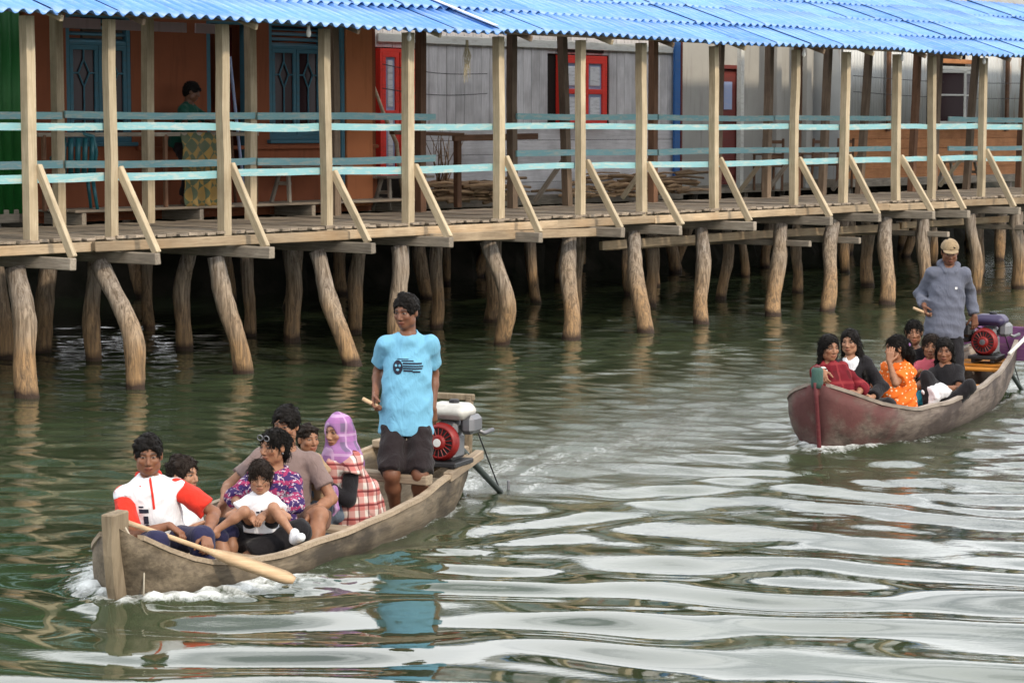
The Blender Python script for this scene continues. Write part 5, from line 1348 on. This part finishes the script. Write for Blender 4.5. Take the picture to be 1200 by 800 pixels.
# his paddle
g0 = at(150, 612, 14.25); g1 = at(345, 680, 13.95); d = (g1 - g0); L_ = d.length
pd = empty('paddle', g0, 0, 'pale wooden paddle held across the side of the bare wooden boat', 'paddle')
M3 = frame_from(d, (.1, -.8, .6)); pts = []
tube('shaft', [M3 @ Vector((x, 0, 0)) for x in (0, .3, .6)], [.016, .016, .015], W_pad, pd, 10)
V = []; Fq = []; N = 16
for i in range(N + 1):
    t = i / N; x = .5 + (L_ - .5) * t; hw = .016 + .030 * sstep(0, .35, t) * (1 - sstep(.90, 1.02, t) * .8); hz = .015 * (1 - t) + .005
    for a, c in ((-1, 0), (0, -1), (1, 0), (0, 1)): V.append(M3 @ Vector((x, a * hw, c * hz)))
for i in range(N):
    for k in range(4): a = 4 * i + k; c = 4 * i + (k + 1) % 4; Fq.append((a, c, c + 4, a + 4))
Fq += [(3, 2, 1, 0), (4 * N, 4 * N + 1, 4 * N + 2, 4 * N + 3)]; mesh_obj('blade', V, Fq, W_pad, pd, True)

# 2 the boy behind him
w = Who(215, 15.15, 'boy in a white shirt looking aft beside the paddler')
b = Body(1.18, w.q(217, 630), w.q(215, 557), sh_yaw=R(60), hip_yaw=R(60), hy=R(62), hs=1.12, skin=S3, legL=dict(to=(.32, -.1, -.06), pole=(.3, 0, 1)), legR=dict(to=(.32, -.22, -.06), pole=(.3, 0, 1)),
         armL=dict(to=w.q(224, 622, .05), pole=(-.3, .5, -.5)), armR=dict(to=w.q(226, 618, -.12), pole=(-.3, -.5, -.5)))
b.skin_mesh(w.root); b.shirt(w.root, F_white, .6, -.06); b.pants(w.root, F_navy, 1.0); b.hair(w.root, HAIRG, 'short', e=.020)

# 3 the woman with the child on her lap
w = Who(310, 15.5, 'woman in a purple patterned shirt with a toddler on her lap')
hR, hL = w.q(283, 602, -.50), w.q(301, 604, -.50)
b = Body(1.54, w.q(316, 632), w.q(321, 524, -.02), sh_yaw=R(-12), hip_yaw=R(-15), hy=R(-42), hp=R(2), girth=1.1, fem=True, skin=S2,
         armR=dict(to=hR + np.array([-.03, .08, .05]), pole=(-1, .2, -.4), dir=(.55, -.5, -.6), palm=(.3, .8, -.3), curl=.3),
         armL=dict(to=hL + np.array([.07, .06, .04]), pole=(1, .2, -.4), dir=(-.6, -.4, -.6), palm=(-.3, .8, -.3), curl=.3),
         legR=dict(to=w.q(318, 652, -.42), pole=(-1, -.3, .55), toe=(.8, -.3, -.2)), legL=dict(to=w.q(290, 652, -.50), pole=(1, -.3, .55), toe=(-.8, -.3, -.2)))
b.skin_mesh(w.root); b.shirt(w.root, F_batik, 1.55, -.10, e=.014, loose=.02, flare=.010); b.pants(w.root, F_black, 1.95, e=.022)
b.hair(w.root, HAIR, 'bun', e=.012)
F = Field()
for d in (1, -1): F.rc(b.nb + b.w * .065 * d - b.f * .02 + b.u * .025, b.nb + b.w * .02 * d + b.f * .095 - b.u * .06, .016, .014, .01)
b.cloth(w.root, 'collar', F, F_batik, .008, .002)
gl = []
for d in (1, -1): gl.append(([np.array(b.H_(.032 * d + .026 * math.cos(t), .093 - .02 * abs(math.sin(0)), .075 + .018 * math.sin(t))) for t in np.linspace(0, math.tau, 12)]))
V, Fq = merge(*[tube_data(g, [.004] * 12, 5) for g in gl]); mesh_obj('hair_glasses', V, Fq, METAL, w.root, True)
F = Field(); F.el(b.H_(.080, -.005, -.035), (.008, .008, .008), None, .002); F.el(b.H_(-.080, -.005, -.035), (.008, .008, .008), None, .002); b.cloth(w.root, 'earring', F, METAL, .004, 0)

# 4 the toddler
w = Who(306, 15.1, 'toddler in a white polo sitting in the lap of the woman in purple')
b = Body(.92, w.q(306, 612), w.q(305, 560, -.03), sh_yaw=R(-3), hy=R(2), hp=R(4), hs=1.10, girth=1.05, fem=True, skin=S3,
         armR=dict(to=w.q(290, 602, -.13), pole=(-1, .1, -.3), dir=(.6, -.4, -.4), palm=(.2, .2, -1)), armL=dict(to=w.q(312, 600, -.13), pole=(1, .1, -.3), dir=(-.4, -.5, -.4), palm=(-.2, .2, -1)),
         legR=dict(to=w.q(252, 622, -.22), pole=(-.4, -1, .35), toe=(-.4, -.7, .3)), legL=dict(to=w.q(345, 628, -.22), pole=(.4, -1, .45), toe=(.5, -.7, .3)))
b.skin_mesh(w.root, .010); sh = b.shirt(w.root, F_white, .55, -.10, e=.012, loose=.012, fold=.004); b.pants(w.root, F_black, .35, e=.010)
b.hair(w.root, HAIRG, 'bob', e=.016, fringe=.012)
F = Field()
for d in (1, -1): F.rc(b.nb + b.w * .05 * d - b.f * .01 + b.u * .02, b.nb + b.w * .018 * d + b.f * .062 - b.u * .03, .011, .010, .008)
b.cloth(w.root, 'collar', F, F_white, .006, .001)
decal('shirt_print', [rect(-.03, -.008, 0, .012), rect(.0, .012, .004, .02), rect(.018, .045, .006, .018)], sh, w.root, b.nb - b.u * .085 + b.w * .015, b.w, b.u, b.f, PRINT, .008)
F = Field(); l = b.leg[1]; F.rc(l['an'] + np.array([0, 0, .02]), l['an'] + np.array([0, 0, -.02]), .032, .034, .01); F.rc(l['an'] + np.array([0, 0, -.02]), l['an'] + l['toe'] * .09 + np.array([0, 0, -.025]), .032, .028, .01); b.cloth(w.root, 'sock', F, F_white, .008, .001)

# 5 the man behind the woman
w = Who(332, 15.95, 'man in a taupe tee shirt sitting behind the woman in purple')
b = Body(1.68, w.q(330, 632), w.q(335, 499, -.02), sh_yaw=R(-4), hy=R(-20), hp=R(6), girth=1.0, skin=S2, wide=1.12,
         armR=dict(to=w.q(262, 588, -.30), pole=(-.6, .6, -.3), dir=(-.3, -.3, -.8), palm=(.6, -.3, .3), curl=.6), armL=dict(to=w.q(362, 602, -.30), pole=(.8, .6, -.2), dir=(-.1, -.2, -.9), palm=(-.8, -.2, 0), curl=.4),
         legR=dict(to=(-.34, -.55, -.08), pole=(-.6, -.3, 1)), legL=dict(to=(.22, -.55, -.08), pole=(.5, -.3, 1)))
b.skin_mesh(w.root); b.shirt(w.root, F_taupe, .66, -.08, belly=1.1); b.pants(w.root, fabric('brown_shorts', (.12, .065, .045)), .95); b.hair(w.root, HAIR, 'short', e=.022, vol=.4)

# 6 the baby
w = Who(364, 16.2, 'baby held between the man in taupe and the woman in headscarf')
b = Body(.75, w.q(366, 566), w.q(361, 515), sh_yaw=R(-20), hy=R(35), hs=1.12, skin=S2, fem=True, armR=dict(to=w.q(352, 556, -.1)), armL=dict(to=w.q(378, 552, -.1)),
         legR=dict(to=w.q(358, 592, -.15), pole=(0, -1, .5)), legL=dict(to=w.q(380, 590, -.15), pole=(0, -1, .5)))
b.skin_mesh(w.root, .010); b.shirt(w.root, F_tan, .9, -.06, e=.012, fold=.004); b.pants(w.root, F_tan, 1.8, e=.012); b.hair(w.root, HAIRG, 'short', e=.008)

# 7 the woman in a headscarf
w = Who(398, 16.45, 'woman in a violet checked headscarf and red plaid shirt')
b = Body(1.56, w.q(407, 606), w.q(396, 506, -.02), sh_yaw=R(-52), hip_yaw=R(-55), hy=R(-38), hp=R(4), girth=1.1, fem=True, skin=S3,
         armL=dict(to=w.q(374, 566, -.22), pole=(.7, -.3, -.8), dir=(-.9, -.1, .1), palm=(0, .6, .3), curl=.6), armR=dict(to=w.q(370, 560, .1), pole=(-.2, .6, -.7)),
         legL=dict(to=w.q(382, 632, -.10), pole=(-.7, -.6, .9), toe=(-.8, -.5, -.2)), legR=dict(to=w.q(352, 626, .05), pole=(-.9, -.2, .8), toe=(-.8, -.5, -.2)))
b.skin_mesh(w.root); b.shirt(w.root, F_plaid, .35, -.16, e=.028, loose=.05, flare=.03, fold=.012); b.pants(w.root, F_jean, 1.95, e=.024)
F = Field(); b.arms(F, .014, 1.9, k=.02); b.cloth(w.root, 'black_sleeve', F, F_black, .010, .004, 7)
F = Field(); b.arms(F, .034, .62, sides=(-1,), k=.03); F.rc(b.sh[1] + b.u * .03, b.sh[1] + np.array([.10, .05, -.34]), .06, .10, .05); F.rc(b.sh[1] + np.array([.08, .06, -.2]), b.pel + np.array([.13, .03, .0]), .10, .15, .06); b.cloth(w.root, 'shirt_drape', F, F_plaid, .012, .010, 9)
k = b.hk; F = Field(); ax = [b.hx, b.hf, b.hu]
F.el(b.H_(0, -.016, .034), np.array([.096, .114, .103]) * k, ax, .02); F.el(b.H_(0, -.015, -.05), np.array([.088, .095, .09]) * k, ax, .03); F.rc(b.H_(0, -.01, -.09), b.nb - b.u * .01, .085, .110, .04); F.rc(b.nb - b.w * .06 - b.u * .02, b.nb + b.w * .09 - b.u * .05, .10, .10, .04); F.rc(b.H_(0, -.05, -.03), b.nb - b.f * .07 - b.u * .08, .075, .10, .05)
F.rc(b.nb + b.f * .03, b.nb + b.f * .12 - b.u * .13, .09, .05, .05); F.rc(b.nb + b.f * .12 - b.u * .13, b.nb + b.f * .10 - b.u * .27 - b.w * .03, .05, .035, .03)
F.el(b.H_(0, .115, -.018), np.array([.056, .075, .082]) * k, ax, .012, 's')
b.cloth(w.root, 'headscarf', F, F_hij, .008, .006, 3)
F = Field(); F.rc(w.q(392, 572, -.3), w.q(394, 596, -.33), .025, .018, .02); F.rc(w.q(394, 596, -.33), w.q(390, 604, -.34), .02, .006, .01); b.cloth(w.root, 'scarf_end', F, F_hij, .007, .004, 3)

# 8 the man standing at the engine
w = Who(476, 16.9, 'man standing at the engine in a sky blue tee shirt and dark shorts')
b = Body(1.66, w.q(476, 492), w.q(476, 366, -.02), sh_yaw=R(6), hip_yaw=R(0), hy=R(-28), hp=R(8), girth=.90, skin=S4, wide=1.02,
         armR=dict(to=w.q(440, 462, -.04), pole=(-.12, 1, -.1), dir=(-.1, -.45, -.8), palm=(.8, -.4, -.1), curl=.95), armL=dict(to=w.q(507, 478, .10), pole=(.1, 1, -.1), dir=(-.05, .1, -1), palm=(-.3, .8, -.2), curl=.55),
         legR=dict(to=w.q(464, 602, .02), pole=(-.05, -1, 0)), legL=dict(to=w.q(492, 600, .05), pole=(.05, -1, 0)))
b.skin_mesh(w.root); sh = b.shirt(w.root, F_blue, .70, -.10, e=.011, loose=.034, belly=1.12, fold=.006, seed=8); b.pants(w.root, F_dark, .98, e=.006, flare=.034, name='shorts', fold=.010); b.hair(w.root, HAIR, 'short', e=.020, vol=.2)
o0 = b.nb - b.u * .22 + b.w * .0
face = [ellip(-.075, -.005, .034, .052), rect(-.05, .035, .038, .046), rect(-.04, .095, .018, .030), rect(-.04, .105, .000, .010), rect(-.04, .10, -.016, -.006), rect(-.035, .03, -.034, -.022), rect(.03, .085, -.040, -.030), rect(-.08, .0, .052, .057)]
pr = decal('shirt_print', face, sh, w.root, o0, b.w, b.u, b.f, PRINT)
decal('shirt_print_detail', [ellip(-.088, .008, .009, .010, 8), ellip(-.063, .008, .009, .010, 8), ellip(-.076, -.022, .012, .009, 8)], sh, w.root, o0, b.w, b.u, b.f, F_blue, .012, .007)
hp_ = b.arm[-1]['wr'] + b.arm[-1]['hd'] * .075 * b.S
pl = empty('steering_pole', w.o + Vector(hp_), 0, 'short pale wooden pole in the hand of the man in sky blue', 'pole')
tube('pole', [(-.075, -.06, .045), (.03, .0, -.02), (.20, .12, -.10)], [.014, .015, .014], W_pad, pl, 8)

# ---- second boat
# 9 girl at the bow in a dark red shawl
w = Who(972, 21.35, 'girl in a dark red shawl with a hand on the wrapped stem post')
b = Body(1.42, w.q(978, 476), w.q(972, 408), sh_yaw=R(12), hy=R(22), hp=R(3), hs=1.04, girth=.86, fem=True, skin=S2,
         armR=dict(to=w.q(966, 434, -.55), pole=(-.6, .2, -.7), dir=(.0, -.6, -.6), palm=(.5, -.2, -.8), curl=.7), armL=dict(to=w.q(1005, 462, -.2), pole=(.8, .2, -.5)),
         legL=dict(to=(.25, -.3, -.06), pole=(.3, -.5, 1)), legR=dict(to=(.0, -.3, -.06), pole=(0, -.5, 1)))
b.skin_mesh(w.root, .012); b.shirt(w.root, F_shawl, 1.5, -.06, e=.014, loose=.02, fold=.010); b.pants(w.root, F_shawl, 1.9)
F = Field(); S = b.S
F.rc(b.sh[1] + b.u * .01, b.pel + np.array([.14, -.18, .0]), .062, .07, .05); F.rc(b.sh[-1] + b.u * .01, b.pel + np.array([-.12, -.08, .06]), .058, .065, .05); F.rc(b.sh[1], b.sh[-1], .062, .062, .03); F.rc(b.nb + b.f * .04 - b.u * .03, b.pel + b.f * .12 + b.u * .1, .055, .08, .05)
F.rc(b.nb + b.f * .04 + b.u * .02, b.H_(0, .03, -.02), .055, .06, .01, 's'); b.cloth(w.root, 'shawl', F, F_shawl, .011, .010, 11)
b.hair(w.root, HAIR, 'long', e=.014, long_to=[[(b.H_(0, -.06, -.03), b.nb - b.f * .09 - b.u * .1, .06, .05)], [(b.H_(-.066, -.03, -.01), b.nb - b.w * .08 - b.f * .02, .022, .022)]])
F = Field(); wr = b.arm[-1]['wr']; d_ = unit(b.arm[-1]['el'] - wr); F.rc(wr, wr + d_ * .06, .040, .042, .005, cut=[(wr + d_ * .06, d_), (wr, -d_)])
def stripes(name):
    m = M(name, .85, .1); z = m.sep(m.tc('Object'))[2]; m.col(m.mix(m.math('GREATER_THAN', m.math('SINE', m.math('MULTIPLY', z, 230.0)), 0), (.02, .02, .02), (.6, .58, .55))); return m.m
b.cloth(w.root, 'cuff', F, stripes('striped_cuff'), .006, 0)

# 10 girl with long hair and a white collar
w = Who(1000, 21.7, 'girl in black with a white neckline and long hair over her shoulder')
b = Body(1.50, w.q(1006, 476), w.q(996, 401), sh_yaw=R(-12), hy=R(-24), hp=R(2), girth=.88, fem=True, skin=S3, armR=dict(to=w.q(992, 466, -.25), pole=(-.8, .3, -.5)), armL=dict(to=w.q(1022, 466, -.25), pole=(.8, .3, -.5)),
         legL=dict(to=(.22, -.35, -.06), pole=(.3, -.5, 1)), legR=dict(to=(-.05, -.38, -.06), pole=(0, -.5, 1)))
b.skin_mesh(w.root); b.shirt(w.root, F_white, .05, -.06, e=.004, loose=.004); F = Field(); b.torso(F, .022, .04); b.arms(F, .024, 1.85, k=.03); F.el(b.nb + b.f * .10 - b.u * .02, (.075, .14, .085), [b.w, b.f, b.u], .01, 's'); F.rc(b.nb, b.hc, .075, .08, .01, 's')
b.cloth(w.root, 'jacket', F, F_black, .011, .007, 2); b.pants(w.root, F_black, 1.9)
b.hair(w.root, HAIR, 'long', e=.015, vol=.2, long_to=[[(b.H_(0, -.06, -.03), b.nb - b.f * .09 - b.u * .18, .07, .055)], [(b.H_(.068, -.035, 0), b.nb + b.w * .09 + b.f * .0, .026, .032), (b.nb + b.w * .09 + b.f * .0, b.nb + b.w * .11 + b.f * .09 - b.u * .20, .032, .022)]])

# 11 girl in the orange dotted dress
w = Who(1050, 21.95, 'girl in an orange dotted dress holding a hand to her cheek')
b = Body(1.42, w.q(1053, 476), w.q(1050, 408), sh_yaw=R(-48), hip_yaw=R(-50), hy=R(-78), hp=R(4), hs=1.03, girth=.88, fem=True, skin=S2,
         armL=dict(to=w.q(1042, 424, -.17), pole=(.1, -.6, -1), dir=(.12, .15, 1), palm=(.3, .9, 0), curl=.35), armR=dict(to=w.q(1026, 464, -.05), pole=(-.3, .4, -.8)),
         legL=dict(to=w.q(1022, 492, -.1), pole=(-.6, -.4, 1)), legR=dict(to=w.q(1018, 488, .1), pole=(-.6, -.2, 1)))
b.skin_mesh(w.root); F = Field(); b.torso(F, .026, .05); b.arms(F, .022, .75, k=.03, flare=.02); F.rc(b.pel + b.u * .15, b.pel + np.array([-.04, -.03, -.10]), .165, .20, .05); F.rc(b.pel, b.leg[1]['kn'] + np.array([.10, 0, -.06]), .15, .10, .05)
F.rc(b.nb + b.f * .02, b.H_(0, 0, -.04), .062, .07, .01, 's'); b.cloth(w.root, 'dress', F, F_dot, .010, .009, 4)
b.hair(w.root, HAIR, 'bun', e=.016, long_to=[[(b.H_(0, -.09, .02), b.H_(.02, -.14, -.06), .045, .04), (b.H_(.02, -.14, -.06), b.nb - b.f * .12 - b.u * .22, .04, .022)]])
F = Field(); F.el(b.H_(.03, -.115, .02), (.028, .028, .028), None, .01); b.cloth(w.root, 'hair_tie', F, fabric('violet_hair_tie', (.25, .12, .28)), .006, .004)

# 12 girl at the back in a black tee shirt
w = Who(1072, 22.95, 'girl in a black tee shirt with hair tied back, arms folded')
b = Body(1.48, w.q(1078, 462), w.q(1071, 390), sh_yaw=R(4), hy=R(-6), hp=R(2), girth=.88, fem=True, skin=S2, armR=dict(to=w.q(1080, 434, -.22), pole=(-1, .2, -.4), dir=(1, -.1, 0), palm=(0, .8, -.3)), armL=dict(to=w.q(1066, 438, -.24), pole=(1, .2, -.4), dir=(-1, -.1, 0), palm=(0, .8, -.3)),
         legL=dict(to=(.14, -.4, -.06), pole=(.3, -.5, 1)), legR=dict(to=(-.1, -.4, -.06), pole=(-.2, -.5, 1)))
b.skin_mesh(w.root); b.shirt(w.root, F_black, .72, -.08, neck=.075); b.pants(w.root, F_black, 1.9); b.hair(w.root, HAIR, 'bun', e=.012, vol=.2)

# 13 small girl in pink
w = Who(1090, 22.75, 'small girl in a pink top with a cyan cloth on her lap')
b = Body(1.22, w.q(1088, 462), w.q(1091, 406), sh_yaw=R(-14), hy=R(-14), hp=R(4), hs=1.08, girth=.88, fem=True, skin=S2, armR=dict(to=w.q(1066, 444, -.2), pole=(-.4, .5, -.6)), armL=dict(to=w.q(1082, 452, -.25), pole=(.5, .3, -.6)),
         legL=dict(to=(.1, -.35, -.06), pole=(.3, -.5, 1)), legR=dict(to=(-.12, -.35, -.06), pole=(-.2, -.5, 1)))
b.skin_mesh(w.root); b.shirt(w.root, F_pink, .4, -.06); b.pants(w.root, F_cyan, 1.2, e=.02); b.hair(w.root, HAIRG, 'bun', e=.012)

# 14 girl in black with a white cloth on her lap
w = Who(1108, 22.45, 'girl in a black tee shirt with long hair and a white cloth on her lap')
b = Body(1.42, w.q(1112, 466), w.q(1107, 411), sh_yaw=R(-10), hy=R(-16), hp=R(6), hs=1.03, girth=.88, fem=True, skin=S1, armR=dict(to=w.q(1090, 452, -.28), pole=(-1, .3, -.5), dir=(.7, -.4, -.4), palm=(.1, .2, -1)), armL=dict(to=w.q(1104, 454, -.30), pole=(1, .3, -.5), dir=(-.8, -.3, -.2), palm=(-.1, .2, -1)),
         legL=dict(to=w.q(1104, 482, -.3), pole=(.7, -.5, .8)), legR=dict(to=w.q(1092, 484, -.35), pole=(-.5, -.5, .9)))
b.skin_mesh(w.root); sh = b.shirt(w.root, F_black, .72, -.08, e=.010, neck=.078); b.pants(w.root, F_black, 1.9)
F = Field(); F.el(w.q(1098, 458, -.26), (.14, .13, .07), None, .02); F.rc(w.q(1096, 462, -.34), w.q(1092, 472, -.36), .07, .05, .03); b.cloth(w.root, 'lap_cloth', F, F_white, .011, .014, 6)
decal('shirt_print', [rect(-.05, -.02, 0, .016), rect(-.01, .012, -.004, .02), rect(.02, .05, 0, .014)], sh, w.root, b.nb - b.u * .27, b.w, b.u, b.f, WHITE)
b.hair(w.root, HAIR, 'long', e=.015, long_to=[[(b.H_(0, -.06, -.03), b.nb - b.f * .08 - b.u * .12, .060, .05)], [(b.H_(.062, -.035, 0), b.nb + b.w * .085 - b.f * .01 - b.u * .02, .024, .022), (b.nb + b.w * .085 - b.f * .01 - b.u * .02, b.nb + b.w * .09 + b.f * .07 - b.u * .16, .022, .014)], [(b.H_(-.062, -.035, 0), b.nb - b.w * .085 - b.f * .02 - b.u * .03, .022, .018)]])

# 15 the man standing in a hooded top
w = Who(1108, 24.15, 'man standing in a slate hooded top and khaki cap at the purple stern')
b = Body(1.66, w.q(1106, 388), w.q(1113, 296, -.03), sh_yaw=R(-2), hy=R(-4), hp=R(16), girth=.98, skin=S4, wide=1.04,
         armR=dict(to=w.q(1083, 358, -.06), pole=(-.15, 1, -.1), dir=(.1, -.4, -.8), palm=(.8, -.3, 0), curl=.9), armL=dict(to=w.q(1142, 370, .08), pole=(.2, 1, -.1), dir=(.1, .1, -1), palm=(-.3, .8, -.2), curl=.5),
         legR=dict(to=w.q(1096, 474, 0), pole=(-.05, -1, 0)), legL=dict(to=w.q(1116, 474, 0), pole=(.05, -1, 0)))
b.skin_mesh(w.root); sh = b.shirt(w.root, F_hood, 1.93, -.06, e=.020, loose=.020, fold=.007, flare=.004, seed=5); b.pants(w.root, F_black, 1.95, e=.020); b.hair(w.root, HAIR, 'short', e=.008)
F = Field(); F.rc(b.nb - b.f * .06 + b.u * .02, b.nb - b.f * .09 - b.u * .06, .085, .07, .04)
for d in (1, -1): F.rc(b.nb + b.w * .085 * d - b.f * .03 + b.u * .035, b.nb + b.w * .05 * d + b.f * .09 - b.u * .04, .036, .026, .03)
b.cloth(w.root, 'hood', F, F_hood, .009, .005); decal('shirt_print', [rect(-.012, .012, -.01, .012)], sh, w.root, b.nb - b.u * .20 + b.w * .07, b.w, b.u, b.f, WHITE)
k = b.hk; ax = [b.hx, b.hf, b.hu]; F = Field(); F.el(b.H_(0, -.008, .050), np.array([.092, .110, .092]) * k, ax, .01, cut=[(b.H_(0, 0, .045), -b.hu)]); cp = b.cloth(w.root, 'cap', F, F_camo, .006, .002)
F = Field(); F.el(b.H_(0, .085, .044), np.array([.078, .085, .012]) * k, ax, .005); b.cloth(w.root, 'cap_peak', F, F_camo, .005, 0)
hp_ = b.arm[-1]['wr'] + b.arm[-1]['hd'] * .075
pl = empty('steering_pole', w.o + Vector(hp_), 0, 'short yellowish pole in the hand of the man in the hooded top', 'pole')
tube('pole', [(-.13, -.05, .05), (.03, .0, -.02), (.16, .1, -.08)], .015, W_pad, pl, 8)
# purple tub between the girls
tb = empty('plastic_tub', at(1027, 470, 21.9), 0, 'dark purple plastic tub between the girls in the boat', 'tub')
V, Fq = lathe_data([(.10, -.14), (.13, .02), (.15, .08), (.16, .09), (.145, .085), (.12, .0), (.09, -.12)], 20); mesh_obj('basin', V, Fq, F_purp, tb, True)

# 16 the person in the shade of the porch
p = PW(5.02, 3.02, 1.80)
r = empty('person', p, PA, 'person in a dark green shirt sitting in the shade behind checked cloth', 'person')
b = Body(1.66, (0, .05, .80), (.06, -.06, 1.43), sh_yaw=R(25), hy=R(45), hp=R(14), skin=(.15, .07, .04), armR=dict(to=(-.05, -.42, .98), pole=(-1, .2, -.4)), armL=dict(to=(.25, -.4, .98), pole=(1, .2, -.4)), legR=dict(to=(-.12, -.1, .08), pole=(0, -1, 0)), legL=dict(to=(.12, -.1, .08), pole=(0, -1, 0)))
b.skin_mesh(r, .013, .006); b.shirt(r, F_green, .75, -.08); b.pants(r, F_dark, 1.9); b.hair(r, HAIR, 'short', e=.016)
